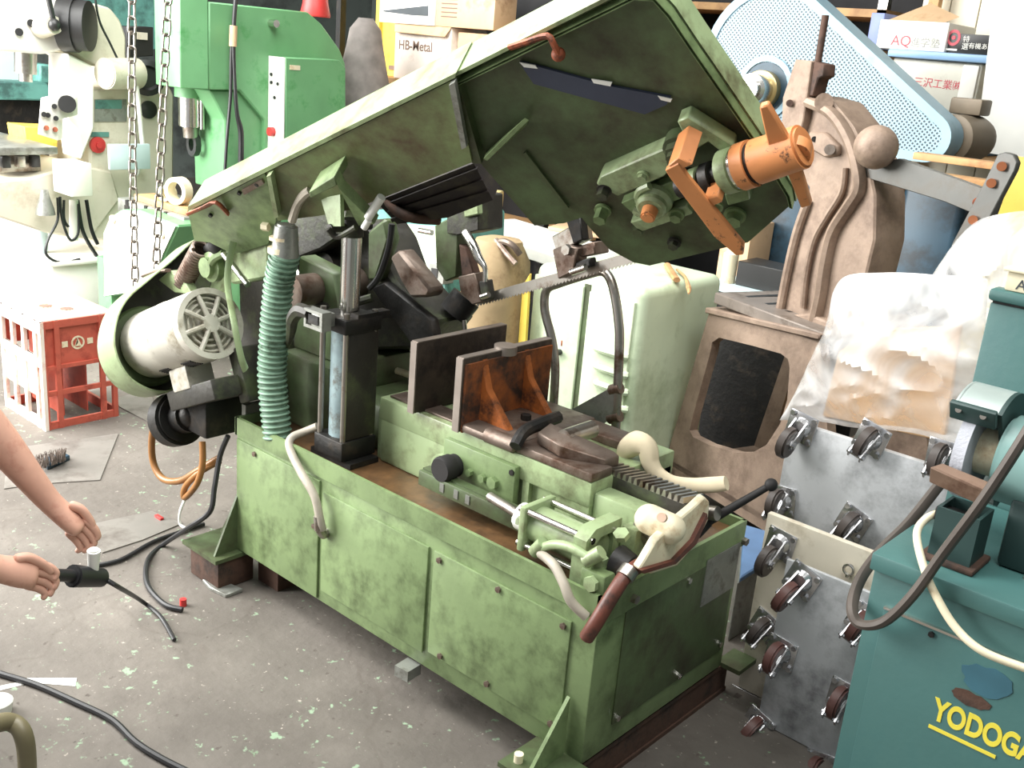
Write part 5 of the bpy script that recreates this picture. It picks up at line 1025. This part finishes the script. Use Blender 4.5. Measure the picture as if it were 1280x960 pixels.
mat('strap_grey', (78, 70, 64), .6, 0, .12, 10)
def film():
    m = bpy.data.materials.new('film'); m.use_nodes = True; nt = m.node_tree; N = nt.nodes; L = nt.links; out = N['Material Output']; b = N['Principled BSDF']
    b.inputs['Base Color'].default_value = (.93, .93, .93, 1); b.inputs['Roughness'].default_value = .22; b.inputs['Specular IOR Level'].default_value = .6
    tr = N.new('ShaderNodeBsdfTransparent'); mx = N.new('ShaderNodeMixShader'); tc = N.new('ShaderNodeTexCoord')
    n = N.new('ShaderNodeTexNoise'); n.inputs['Scale'].default_value = 4; n.inputs['Detail'].default_value = 3; n.inputs['Distortion'].default_value = 2.0
    L.new(tc.outputs['Object'], n.inputs['Vector']); r = N.new('ShaderNodeMapRange'); r.inputs[1].default_value = .35; r.inputs[2].default_value = .7; r.inputs[3].default_value = .2; r.inputs[4].default_value = .8
    L.new(n.outputs['Fac'], r.inputs[0]); L.new(r.outputs[0], mx.inputs[0]); L.new(tr.outputs[0], mx.inputs[1]); L.new(b.outputs[0], mx.inputs[2]); L.new(mx.outputs[0], out.inputs['Surface'])
    MATS['film'] = m
film()
# ---- caster prototype (part of a dolly): plate in local XY, wheel towards +Z
def caster_proto(par, wheel, name='caster'):
    b = MB(); b.box((0, 0, .002), (.062, .062, .004), None, .002); b.cyl((0, 0, .004), (0, 0, .016), .022, .016, n=18)
    b.prism([(-.018, -.014, .012), (.020, -.014, .012), (.034, -.014, .05), (.022, -.014, .058)], (0, .003, 0)); b.prism([(-.018, .011, .012), (.020, .011, .012), (.034, .011, .05), (.022, .011, .058)], (0, .003, 0))
    b.cyl((.024, -.018, .046), (.024, .018, .046), .006, n=8)
    for x in (-.024, .024):
        for y in (-.024, .024): b.hexb((x, y, .004), (0, 0, 1), .006, .005)
    c = part(name, b, 'caster_zinc', par)
    w = MB(); w.cyl((.024, -.010, .046), (.024, .010, .046), .033, n=24, bev=.004); part('wheel', w, wheel, c)
    h = MB(); h.cyl((.024, -.0105, .046), (.024, .0105, .046), .012, n=14); part('wheel_hub', h, 'caster_zinc', c)
    return c
def dolly(name, lo, hi, lab, mt, casts, wheel, rot, cross=None):
    lo, hi = V(lo), V(hi); loc = V(((lo.x+hi.x)/2, (lo.y+hi.y)/2, lo.z))
    d = thing(name, loc, lab, 'dolly')
    part('deck', MB().bb(lo, hi, .002), mt, d)
    p0_ = None
    for k, (px, py) in enumerate(casts):
        p = at(px, py, y=lo.y)
        a = rot+random.uniform(-.35, .35)
        xv = V((math.cos(a), 0, math.sin(a))); zv = V((0, -1, 0)); yv = zv.cross(xv)
        M = frame(p-loc, xv, yv, zv) @ Matrix.Scale(1.3, 4)
        if p0_ is None:
            ORG['origin'] = V((0, 0, 0)); tmp = bpy.data.objects.new('origin', None); COL.objects.link(tmp); ORG[tmp.name] = V((0, 0, 0))
            p0_ = caster_proto(tmp, wheel); off = p0_.location.copy(); src = p0_
            p0_.parent = d; p0_.matrix_local = M @ Matrix.Translation(off); bpy.data.objects.remove(tmp)
        else: dup(p0_, d, M @ Matrix.Translation(off))
    return d
YA, YC, YB = .82, .70, .60
xA0 = at(968, 640, y=YA).x; zA1 = at(1010, 533, y=YA).z
dA = dolly('steel_dolly', (xA0, YA, .28), (xA0+.56, YA+.02, zA1), 'upright steel plate dolly under the plastic wrapped board', 'zinc_plate', [(1002, 534), (1090, 548), (978, 625), (1067, 652), (1180, 570)], 'caster_grey', -1.6)
part('support_block', MB().bb((xA0+.03, YA-.02, 0), (xA0+.5, YA+.06, .279)), 'rust_brown', dA)
xC0 = at(940, 780, y=YC).x; zC1 = at(1030, 668, y=YC).z
dC_ = dolly('plywood_dolly', (xC0-.01, YC, .002), (xC0+.36, YC+.02, zC1), 'pale board dolly standing on edge behind the bare steel one', 'ply_pale', [(976, 680), (957, 782), (928, 878)], 'caster_grey', -1.6)
b = MB(); ec_ = at(1061, 712, y=YC-.012); b.tube([ec_+V((.013*math.cos(k*.5236), 0, .013*math.sin(k*.5236))) for k in range(12)], .004, n=8, sub=1, closed=True); b.cyl(ec_+V((0, .012, -.018)), ec_+V((0, .012, -.012)), .01, n=10); b.cyl(ec_+V((0, .0, -.02)), ec_+V((0, 0, -.012)), .006, n=8); part('eye_bolt', b, 'bright_steel', dC_)
xB0 = at(965, 800, y=YB).x; zB1 = at(1040, 722, y=YB).z
dB = dolly('galvanised_dolly', (xB0, YB, .002), (xB0+.335, YB+.012, zB1), 'bare galvanised plate dolly with zinc casters standing on edge', 'zinc_plate', [(1003, 725), (977, 815), (948, 905), (1082, 775), (1056, 870), (1028, 958)], 'caster_wheel', -1.6)
# blue plate on the floor between saw and dollies
b = MB(); q = at(945, 690, z=.20); b.prism([at(930, 655, z=.22), at(975, 668, z=.22), at(960, 700, z=.22), at(925, 722, z=.22)], (0, 0, -.02), .004)
bp_ = thing('blue_tray', at(945, 690, z=0), 'blue tray on a pale box between the saw and dollies', 'tray'); part('tray_plate', b, mat('tray_blue', (96, 128, 168), .4, 0, .1, 8).name, bp_)
b = MB(); b.prism([at(928, 658, z=.199), at(977, 670, z=.199), at(962, 706, z=.199), at(922, 728, z=.199)], (0, 0, -.198), .004); part('tray_box', b, 'plate_grey', bp_)
# ---- wrapped board on top of the steel dolly
board = part('plywood_board', MB().prism(yp([(1028, 520), (1048, 440), (1092, 412), (1201, 408), (1192, 470), (1180, 552)], .955), (0, .016, 0), .002), 'plywood', base=True, label='plywood board wrapped in clear plastic above the steel dolly', cat='board')
def film_sheet(bot, top, y0, bulge, seed, nx=46, ny=34, back=.10):
    bm = bmesh.new(); off = V((seed*3.1, seed*1.7, seed*.9))
    def curve(c, t):
        n = len(c)-1; f = t*n; i = min(n-1, int(f)); u_ = f-i
        g = lambda k: V((*c[max(0, min(n, k))], 0))
        a, b_, c_, d_ = g(i-1), g(i), g(i+1), g(i+2)
        return .5*((2*b_)+(c_-a)*u_+(2*a-5*b_+4*c_-d_)*u_*u_+(3*b_-a-3*c_+d_)*u_**3)
    G = {}
    for side in (0, 1):
        for i in range(nx+1):
            for j in range(ny+1):
                s_, t_2 = i/nx, j/ny
                if side and (i in (0, nx) or j in (0, ny)): G[1, i, j] = G[0, i, j]; continue
                p2 = curve(bot, s_).lerp(curve(top, s_), t_2)
                env = (math.sin(math.pi*s_)**.6)*(math.sin(math.pi*t_2)**.6)
                y = y0-(bulge if side == 0 else -back)*env
                p = at(p2.x, p2.y, y=y)
                q = p*3.4+off; rdg = 1-abs(noise.noise(q))*2; rdg2 = (1-abs(noise.noise(q*2.1+V((5, 1, 2)))))**6; rdg3 = (1-abs(noise.noise(V((p.x*5+p.z*5, p.y*5, p.z*9-p.x*4))+off)))**8
                k = (rdg*.030+rdg2*.014+rdg3*.018)*(.35+.65*env)
                p += V((noise.noise(q*1.5)*.012, -k if side == 0 else k, noise.noise(q*1.5+V((9, 9, 9)))*.012))
                G[side, i, j] = bm.verts.new(p)
    for side in (0, 1):
        for i in range(nx):
            for j in range(ny):
                f = [G[side, i, j], G[side, i+1, j], G[side, i+1, j+1], G[side, i, j+1]]
                try: bm.faces.new(f if side == 0 else f[::-1])
                except ValueError: pass
    m_ = MB(); m_.bm.free(); m_.bm = bm; return m_
w1 = film_sheet([(978, 524), (1030, 528), (1090, 536), (1150, 545), (1200, 556), (1225, 560)], [(1000, 482), (1030, 425), (1052, 352), (1110, 342), (1180, 345), (1232, 350)], .93, .05, 1.0)
part('plastic_wrap', w1, 'film', base=True, label='clear crumpled plastic sheet wrapped around the plywood board', cat='plastic sheet')
w2 = film_sheet([(1165, 345), (1200, 420), (1250, 440), (1330, 450)], [(1182, 322), (1218, 278), (1262, 264), (1330, 262)], 1.12, .08, 4.0, 30, 24)
part('plastic_wrap', w2, 'film', base=True, label='pale plastic bundle heaped behind the teal dust box', cat='plastic sheet')
# stand that carries the heaped bundle and the board
b = MB(); b.bb((xA0+.30, 1.04, 0), (xA0+.75, 1.16, at(1240, 440, y=1.12).z-.01), .004); part('crate', b, 'ply_pale', base=True, label='pale wooden crate under the plastic bundle', cat='crate')
# ---- teal pedestal with bench grinder
Yt_ = .20; gx0 = at(1076, 790, y=Yt_).x; gz = at(1098, 690, y=Yt_).z
gp = thing('grinder_pedestal', (gx0+.3, Yt_+.22, 0), 'teal steel pedestal cabinet printed YODOGA in yellow', 'cabinet')
part('pedestal_body', MB().bb((gx0, Yt_, .0), (gx0+.60, Yt_+.42, gz-.03), .004), 'teal_paint', gp)
part('pedestal_top', MB().bb((gx0-.006, Yt_-.012, gz-.035), (gx0+.61, Yt_+.43, gz), .004), 'teal_paint', gp)
part('door', MB().bb((gx0+.035, Yt_-.006, .06), (gx0+.585, Yt_, gz-.10), .002), 'teal_paint', gp)
part('door_edge', MB().bb((gx0+.035, Yt_-.008, gz-.104), (gx0+.585, Yt_, gz-.099)), 'bright_steel', gp)
part('bolt', MB().hexb((gx0+.24, Yt_+.12, gz), (0, 0, 1), .012, .008), 'steel', gp)
part('bolt', MB().hexb((gx0+.13, Yt_-.006, gz-.115), (0, -1, 0), .006, .005), 'black_iron', gp)
tp_ = at(1165, 897, y=Yt_-.0065)
text('lettering', 'YODOGA', .062, frame(tp_, XX, ZZ, -YY), 'yellow_print', gp, bold=.0022, sx=.66)
u0, u1 = at(1161, 906, y=Yt_-.0065), at(1246, 940, y=Yt_-.0065)
part('underline', MB().bb((u0.x, Yt_-.0075, u0.z-.005), (u1.x, Yt_-.0062, u0.z+.002)), 'yellow_print', gp)
def blob(c, rx, rz, m_, seed, nm):
    pts = [V((c.x+rx*math.cos(a)*(1+.35*noise.noise(V((math.cos(a)*2, math.sin(a)*2, seed)))), Yt_-.0072, c.z+rz*math.sin(a)*(1+.35*noise.noise(V((math.cos(a)*2, math.sin(a)*2, seed+5)))))) for a in [k*2*math.pi/18 for k in range(18)]]
    part(nm, MB().prism(pts, (0, .0008, 0)), m_, gp)
blob(at(1235, 850, y=Yt_), .045, .03, mat('patch_blue', (56, 98, 112), .5, 0, .1, 8).name, 1, 'paint_patch')
blob(at(1215, 872, y=Yt_), .035, .014, 'rust_brown', 3, 'rust_patch')
# grinder
gxm, gym, gzm = at(1225, 560, y=.40).x, .40, at(1225, 562, y=.40).z
gr = thing('bench_grinder', (gxm+.15, gym, gz), 'teal bench grinder with grey wheel guard and tool rest', 'bench grinder')
wx = at(1213, 570, y=.38).x; wz = at(1205, 560, y=.38).z
b = MB(); b.cyl((wx+.055, gym, wz), (wx+.36, gym, wz), .085, n=32, bev=.008); part('motor_body', b, 'grinder_teal', gr)
b = MB(); b.bb((wx+.10, gym-.07, gz+.0005), (wx+.32, gym+.07, wz-.05), .01); part('grinder_foot', b, 'teal_dark', gr)
b = MB(); b.cyl((wx-.012, gym, wz), (wx+.012, gym, wz), .10, n=40); part('grinding_wheel', b, 'wheel_stone', gr)
b = MB(); b.cyl((wx-.02, gym, wz), (wx+.05, gym, wz), .045, n=24); part('wheel_flange', b, 'cream', gr)
def arc(r, a0, a1, n_, x): return [V((x, gym+r*math.cos(a0+(a1-a0)*k/n_), wz+r*math.sin(a0+(a1-a0)*k/n_))) for k in range(n_+1)]
A0, A1 = R(-70), R(128)
b = MB(); b.ring(arc(.125, A0, A1, 20, wx-.03)+arc(.118, A0, A1, 20, wx-.03)[::-1], arc(.1235, A0, A1, 20, wx-.03)+arc(.1195, A0, A1, 20, wx-.03)[::-1], (.075, 0, 0)); wg = part('wheel_guard', b, 'guard_grey', gr)
b = MB(); b.prism(arc(.125, A0, A1, 20, wx+.045)+[V((wx+.045, gym, wz))], (.008, 0, 0)); part('guard_side', b, 'teal_dark', wg)
b = MB(); b.ring(arc(.125, A0, A1, 20, wx-.034)+arc(.09, A0, A1, 20, wx-.034)[::-1], arc(.123, A0, A1, 20, wx-.034)+arc(.092, A0, A1, 20, wx-.034)[::-1], (.006, 0, 0)); part('guard_flange', b, 'guard_grey', wg)
gp_ = arc(.122, A1, A1, 1, wx)[0]
b = MB(); b.box(gp_+V((.005, -.006, -.008)), (.085, .012, .04), Matrix.Rotation(.5, 4, 'X'), .003); part('spark_deflector', b, 'teal_dark', wg)
for dx in (-.02, .025): part('bolt', MB().cyl(gp_+V((dx, -.016, -.004)), gp_+V((dx, -.008, -.006)), .006, n=10), 'steel', wg)
tr_ = [at(1162, 583, y=.27), at(1240, 610, y=.27)]
b = MB(); b.prism([at(1162, 583, y=.265), at(1178, 578, y=.29), at(1243, 604, y=.29), at(1230, 614, y=.265)], (0, .01, -.035), .003); part('tool_rest', b, 'brown_steel', gr)
b = MB(); b.bb((wx-.01, .27, gz+.07), (wx+.05, .30, wz-.09), .004); part('rest_bracket', b, 'black_iron', gr)
# square dust pot in front
pc0 = at(1162, 640, y=.26)
b = MB(); px_ = at(1160, 690, y=.255).x; s_ = .078; zt4 = at(1162, 630, y=.25).z
b.ring([(px_, .25, gz+.001), (px_+s_, .25, gz+.001), (px_+s_, .25+s_, gz+.001), (px_, .25+s_, gz+.001)], [(px_+.006, .256, gz+.001), (px_+s_-.006, .256, gz+.001), (px_+s_-.006, .244+s_, gz+.001), (px_+.006, .244+s_, gz+.001)], (0, 0, zt4-gz))
sp_ = thing('water_pot', (px_+.04, .29, gz), 'dark square steel pot on the teal pedestal before the grinder', 'pot')
part('pot_wall', b, 'teal_dark', sp_); part('pot_floor', MB().bb((px_-.012, .238, gz+.0003), (px_+s_+.012, .262+s_, gz+.012), .004), 'rust_brown', sp_)
# strap and cable
b = MB(); b.tube([dp(1290, 530, 1.72), dp(1262, 575, 1.74), dp(1225, 630, 1.78), dp(1180, 690, 1.85), dp(1140, 745, 1.90), dp(1105, 777, 1.95), dp(1075, 780, 1.98), dp(1065, 760, 2.0), dp(1075, 725, 2.05), dp(1100, 690, 2.1), dp(1135, 655, 2.12), dp(1175, 605, 2.15)], .0125, n=8, sub=6, flat=(1, .8)); part('strap', b, 'strap_grey', label='dark flat strap looping from the grinder over the pedestal edge', cat='strap')
b = MB(); b.tube([dp(1178, 640, 1.98), dp(1158, 648, 1.97), dp(1146, 668, 1.95), dp(1155, 710, 1.90), dp(1170, 745, 1.88), dp(1195, 785, 1.86), dp(1230, 815, 1.83), dp(1290, 838, 1.80)], .0075, n=10); part('cord', b, 'cream', label='cream power cord hanging down the front of the teal pedestal', cat='cord')
# teal dust box behind grinder with sign
yd_ = .642; dx0 = at(1228, 420, y=yd_).x; dz1 = at(1240, 378, y=yd_).z
db = thing('dust_box', (dx0+.2, yd_+.01, 0), 'tall teal dust box standing behind the bench grinder', 'dust box')
part('box_body', MB().bb((dx0, yd_, 0), (dx0+.40, yd_+.028, dz1), .004), 'teal_paint', db)
part('box_lid', MB().bb((dx0-.006, yd_-.008, dz1+.004), (dx0+.41, yd_+.04, dz1+.03), .008), 'teal_paint', db)
part('lid_gap', MB().bb((dx0+.004, yd_+.002, dz1-.001), (dx0+.39, yd_+.025, dz1+.005)), 'black_iron', db)
sg = thing('sign_block', (dx0+.12, yd_+.03, dz1+.03), 'cream lettered block lying on the teal dust box', 'sign')
sx5 = at(1255, 360, y=yd_).x
part('sign_body', MB().bb((sx5, yd_, dz1+.0305), (sx5+.20, yd_+.03, dz1+.07), .004), 'cream', sg)
part('sign_lid', MB().bb((sx5-.008, yd_-.006, dz1+.0705), (sx5+.21, yd_+.036, dz1+.078), .002), 'cream', sg)
text('lettering', 'Au', .03, frame((at(1266, 374, y=yd_).x, yd_-.0005, dz1+.037), XX, ZZ, -YY), 'print_dark', sg)
# ---- leather glove / sleeve on the saw
b = MB(); b.tube([at(778, 574, y=.36), at(783, 562, y=.36), at(797, 554, y=.36), at(809, 560, y=.36), at(813, 578, y=.36), at(823, 593, y=.36), at(841, 603, y=.36), at(865, 607, y=.36), at(890, 606, y=.36), at(908, 604, y=.36)], .02, n=12, rr=[.016, .026, .031, .029, .025, .021, .018, .019, .019, .017], flat=(.6, 1)); gl = part('leather_sleeve', b, mat('leather', (214, 200, 170), .8, 0, .1, 10).name, base=True, label='cream leather sleeve lying beside the rack bar of the saw', cat='sleeve')
# ================================================================ FLOOR ITEMS AND PERSON
mat('sheet_steel', (132, 128, 122), .55, .3, .1, 4, (104, 98, 92), .35, 5)
mat('skin', (206, 158, 138), .55, 0, .08, 12, (186, 130, 112), .25, 14)
mat('sleeve_dark', (48, 50, 64), .85, 0, .12, 8)
mat('trouser', (70, 72, 84), .85, 0, .12, 8)
mat('hair', (36, 32, 30), .7, 0, .2, 30)
mat('olive', (112, 104, 78), .45, 0, .1, 8)
mat('bristle', (120, 108, 100), .9, 0, .25, 40)
def fl(pts, z=0): return [at(x, y, z=z) for x, y in pts]
def plate(nm, pts, h, m_, lab, cat, z=0): return part(nm, MB().prism(fl(pts, z), (0, 0, h), 0), m_, label=lab, cat=cat, base=True)
plate('steel_sheet', [(10, 562), (148, 543), (125, 601), (45, 606), (5, 612)], .004, 'sheet_steel', 'grey steel sheet on the floor with a brush on it', 'steel sheet')
plate('steel_sheet', [(128, 692), (92, 668), (120, 655), (190, 640), (228, 655), (178, 676)], .004, 'sheet_steel', 'grey steel sheet on the floor beside the black cables', 'steel sheet')
plate('floor_plate', [(140, 500), (188, 488), (192, 505), (188, 530), (150, 510)], .006, 'sheet_steel', 'thin floor plate beside the red crate', 'floor plate')
# brush
b = MB(); b.prism(fl([(48, 580), (80, 571), (88, 575), (60, 588)], .0045), (0, 0, .02), .003); br_ = part('brush_back', b, 'machine_blue', base=True, label='scrubbing brush lying bristles up on the steel sheet', cat='brush')
b = MB()
for i in range(150):
    t, s2 = random.random(), random.random(); p = at(48+34*t, 580-9*t+8*s2*(1-.3*t), z=.024); b.cyl(p, p+V((random.uniform(-.01, .01), random.uniform(-.01, .01), .04)), .0018, .001, n=4)
part('bristles', b, 'bristle', br_, kind='stuff')
# cables and scraps on the floor
b = MB(); b.tube([at(x, y, z=.008) for x, y in ((-30, 830), (0, 842), (45, 856), (95, 878), (140, 900), (170, 928), (205, 950), (250, 972))], .008, n=8); part('cable', b, 'cable_black', label='black cable crossing the floor past the white paper strip', cat='cable')
plate('paper_strip', [(30, 848), (96, 848), (94, 858), (32, 853)], .0012, 'white_paint', 'white paper strip on the floor beside the black cable', 'paper')
plate('paper_strip', [(-20, 862), (28, 852), (30, 856), (-20, 868)], .0012, 'white_paint', 'narrow white paper strip partly under the black cable', 'paper')
part('white_cup', MB().lathe([(.03, 0), (.035, .03), (.03, .035)], at(-2, 890, z=0), (0, 0, 1), 16), 'white_paint', base=True, label='small white dish on the floor by the olive tube', cat='dish')
part('shim_block', MB().prism(fl([(253, 728), (285, 732), (304, 740), (282, 748), (262, 738)]), (0, 0, .012), .002), 'plate_grey', base=True, label='flat grey shim block on the floor beside the saw foot', cat='shim')
part('plastic_stopper', MB().cyl(at(229, 757, z=0), at(229, 757, z=0)+V((0, 0, .022)), .010, n=10), 'red_plastic', base=True, label='small red stopper at the end of the black cable', cat='stopper')
part('red_clip', MB().box(at(199, 647, z=.006), (.04, .015, .012), None, .003), 'red_plastic', base=True, label='small red clip on the floor beside the steel sheet', cat='clip')
# olive bent tube of a stool
st_ = thing('tube_stool', at(20, 930, z=0), 'stool with an olive bent tube frame at the floor edge', 'stool')
c_ = dp(14, 903, 1.75); a_ = dp(-60, 912, 1.66); e_ = dp(31, 925, 1.75)
b = MB(); b.tube([a_, a_.lerp(c_, .6), c_, e_, V((e_.x, e_.y, e_.z-.12)), V((e_.x, e_.y, .003))], .0155, n=12, sub=6); part('stool_leg', b, 'olive', st_)
a2 = a_+V((-.25, .0, 0)); b = MB(); b.tube([a_, a2, V((a2.x-.02, a2.y, a2.z-.03)), V((a2.x-.02, a2.y, .003))], .0155, n=12, sub=4); part('stool_leg', b, 'olive', st_)
dv_ = V((-.06, -.26, 0)); b = MB(); b.tube([p+dv_ for p in (V((e_.x, e_.y, .003)), V((e_.x, e_.y, e_.z-.12)), e_, c_, a_, a2, V((a2.x-.02, a2.y, a2.z-.03)), V((a2.x-.02, a2.y, .003)))], .0155, n=12, sub=4); part('stool_leg', b, 'olive', st_)
b = MB(); b.tube([a_, a_+dv_], .0155, n=10, sub=1); b.tube([a2, a2+dv_], .0155, n=10, sub=1); part('cross_tube', b, 'olive', st_)
# ---- crouching person reaching in from the side
per = thing('person', dp(-230, 800, 2.2), 'person crouching in a dark short sleeved top reaching toward the floor', 'person'); per.location.z = 0; ORG[per.name].z = 0
def skin(name, joints, edges, m_, root, sub=2, par=per):
    me = bpy.data.meshes.new(name); vs = [V(p) for p, r in joints]; c = sum(vs, V())/len(vs)
    me.from_pydata([p-c for p in vs], edges, []); o = bpy.data.objects.new(name, me); COL.objects.link(o); o.location = c-ORG[par.name]; o.parent = par
    md = o.modifiers.new('skin', 'SKIN'); md.use_smooth_shade = True; md.branch_smoothing = .4
    for i, (p, r) in enumerate(joints):
        sv = me.skin_vertices[0].data[i]; rr = r if isinstance(r, tuple) else (r, r); sv.radius = rr; sv.use_root = (i == root)
    s = o.modifiers.new('sub', 'SUBSURF'); s.levels = sub; s.render_levels = sub
    me.materials.append(MATS[m_]); return o
sh1 = dp(-130, 430, 2.22); el = dp(-32, 512, 2.26); wr = dp(62, 628, 2.36); pm = dp(82, 645, 2.38)
el2 = dp(-80, 680, 2.05); wr2 = dp(-8, 710, 2.12); pm2 = dp(18, 714, 2.15)
hip = dp(-330, 720, 2.15); chest = dp(-230, 500, 2.12); neck = dp(-175, 380, 2.12); head = dp(-135, 310, 2.14); sh2 = dp(-200, 490, 1.98)
kn1 = dp(-170, 720, 2.35); an1 = V((kn1.x-.12, kn1.y-.02, .07)); kn2 = dp(-200, 790, 2.0); an2 = V((kn2.x-.15, kn2.y, .07))
J = [(hip, .15), (chest, .15), (neck, .055), (head, (.085, .10)), (sh1, .07), (sh1.lerp(el, .5), .052), (el, .046), (el.lerp(wr, .35), .044), (wr, .028), (pm, (.036, .026)),
     (sh2, .07), (el2, .045), (wr2, .027), (pm2, (.036, .026)), (kn1, .075), (an1, .05), (kn2, .075), (an2, .05), (an1+V((.16, .02, -.035)), .035), (an2+V((.16, .02, -.035)), .035), (head+V((.02, .02, .11)), (.06, .08)),
     (pm+(pm-wr).normalized()*.030, (.037, .025)), (pm+(pm-wr).normalized()*.050, (.034, .020)), (pm2+(pm2-wr2).normalized()*.030, (.037, .025)), (pm2+(pm2-wr2).normalized()*.050, (.034, .020))]
# fingers: roots on the palm edge, each with two bends, curled round the tool
dirf = (pm-wr).normalized(); side = dirf.cross(fw).normalized(); dwn = (dirf*.5+V((0, 0, -.85))).normalized()
E_ = [(0, 1), (1, 2), (2, 3), (1, 4), (4, 5), (5, 6), (6, 7), (7, 8), (8, 9), (1, 10), (10, 11), (11, 12), (12, 13), (0, 14), (14, 15), (0, 16), (16, 17), (15, 18), (17, 19), (3, 20), (9, 21), (21, 22), (13, 23), (23, 24)]
body = skin('body', J, E_, 'skin', 0)
def hand(wr_, pm_, drop, sgn, nm):
    d = (pm_-wr_).normalized(); s = d.cross(fw).normalized()*sgn; k = (d*.35+drop*.9).normalized()
    for i, (w_, L_) in enumerate(((-.024, .82), (-.008, .95), (.009, .9), (.025, .74))):
        r0_ = pm_+s*w_+d*.008; r1_ = r0_+d*.030*L_+k*.004; r2_ = r1_+(k*.8+d*.35).normalized()*.028*L_; r3_ = r2_+(k-d*.9).normalized()*.022*L_
        skin('finger', [(r0_-d*.012, .0105), (r1_, .0100), (r2_, .0092), (r3_, .0075)], [(0, 1), (1, 2), (2, 3)], 'skin', 0, 2, per)
    t0 = wr_+d*.030-s*.024; t1 = t0+d*.020-s*.018+k*.01; t2 = t1+d*.024+k*.018; t3 = t2+d*.016+s*.010+k*.010
    skin('thumb', [(t0, .0125), (t1, .0115), (t2, .0105), (t3, .008)], [(0, 1), (1, 2), (2, 3)], 'skin', 0, 2, per)
hand(wr, pm+dirf*.030, V((0, 0, -1)), -1, 'a'); hand(wr2, pm2+(pm2-wr2).normalized()*.030, V((.2, .2, -1)).normalized(), -1, 'b')
skin('shirt', [(hip+V((0, 0, .02)), .17), (chest, .17), (neck, .07), (sh1, .085), (sh1.lerp(el, .82), .066), (sh2, .085), (sh2.lerp(el2, .6), .066)], [(0, 1), (1, 2), (1, 3), (3, 4), (1, 5), (5, 6)], 'sleeve_dark', 0)
skin('trousers', [(hip, .175), (kn1, .09), (an1, .065), (kn2, .09), (an2, .065)], [(0, 1), (1, 2), (0, 3), (3, 4)], 'trouser', 0)
b = MB(); b.sph(head+V((-.01, 0, .09)), .115, (.95, 1, .9), n=24); part('hair', b, 'hair', per)
fd = V((.75, .45, -.3)).normalized(); fs = fd.cross(V((0, 0, 1))).normalized()
b = MB(); b.sph(head+fd*.10+V((0, 0, .02)), .016, (1, 1, 1.4)); part('nose', b, 'skin', per)
for q in (-1, 1):
    part('eye', MB().sph(head+fd*.085+fs*.034*q+V((0, 0, .05)), .013), 'white_paint', per); part('ear', MB().sph(head+fs*.10*q+V((0, 0, .03)), .028, (.5, 1, 1.2)), 'skin', per)
part('mouth', MB().sph(head+fd*.088+V((0, 0, -.03)), .02, (1, 1, .4)), 'clasp_red', per)
# tool in the hands
t0, t1 = dp(20, 716, 2.17), dp(128, 722, 2.42)
tl_ = thing('air_tool', (t0+t1)/2, 'dark hand tool with a white cap held above the floor', 'hand tool')
b = MB(); b.cyl(t0, t1, .013, .016, n=14); b.cyl(t0.lerp(t1, .62), t1, .026, .022, n=16, bev=.004); part('tool_body', b, 'cable_black', tl_)
b = MB(); q = t0.lerp(t1, .88); b.cyl(q, q+V((.01, 0, .075)), .011, .015, n=14, bev=.004); part('tool_cap', b, 'white_paint', tl_)
b = MB(); b.tube([t1, dp(150, 735, 2.46), at(175, 750, z=.05), at(200, 770, z=.008), at(218, 800, z=.008)], .006, n=8); part('tool_hose', b, 'cable_black', tl_)
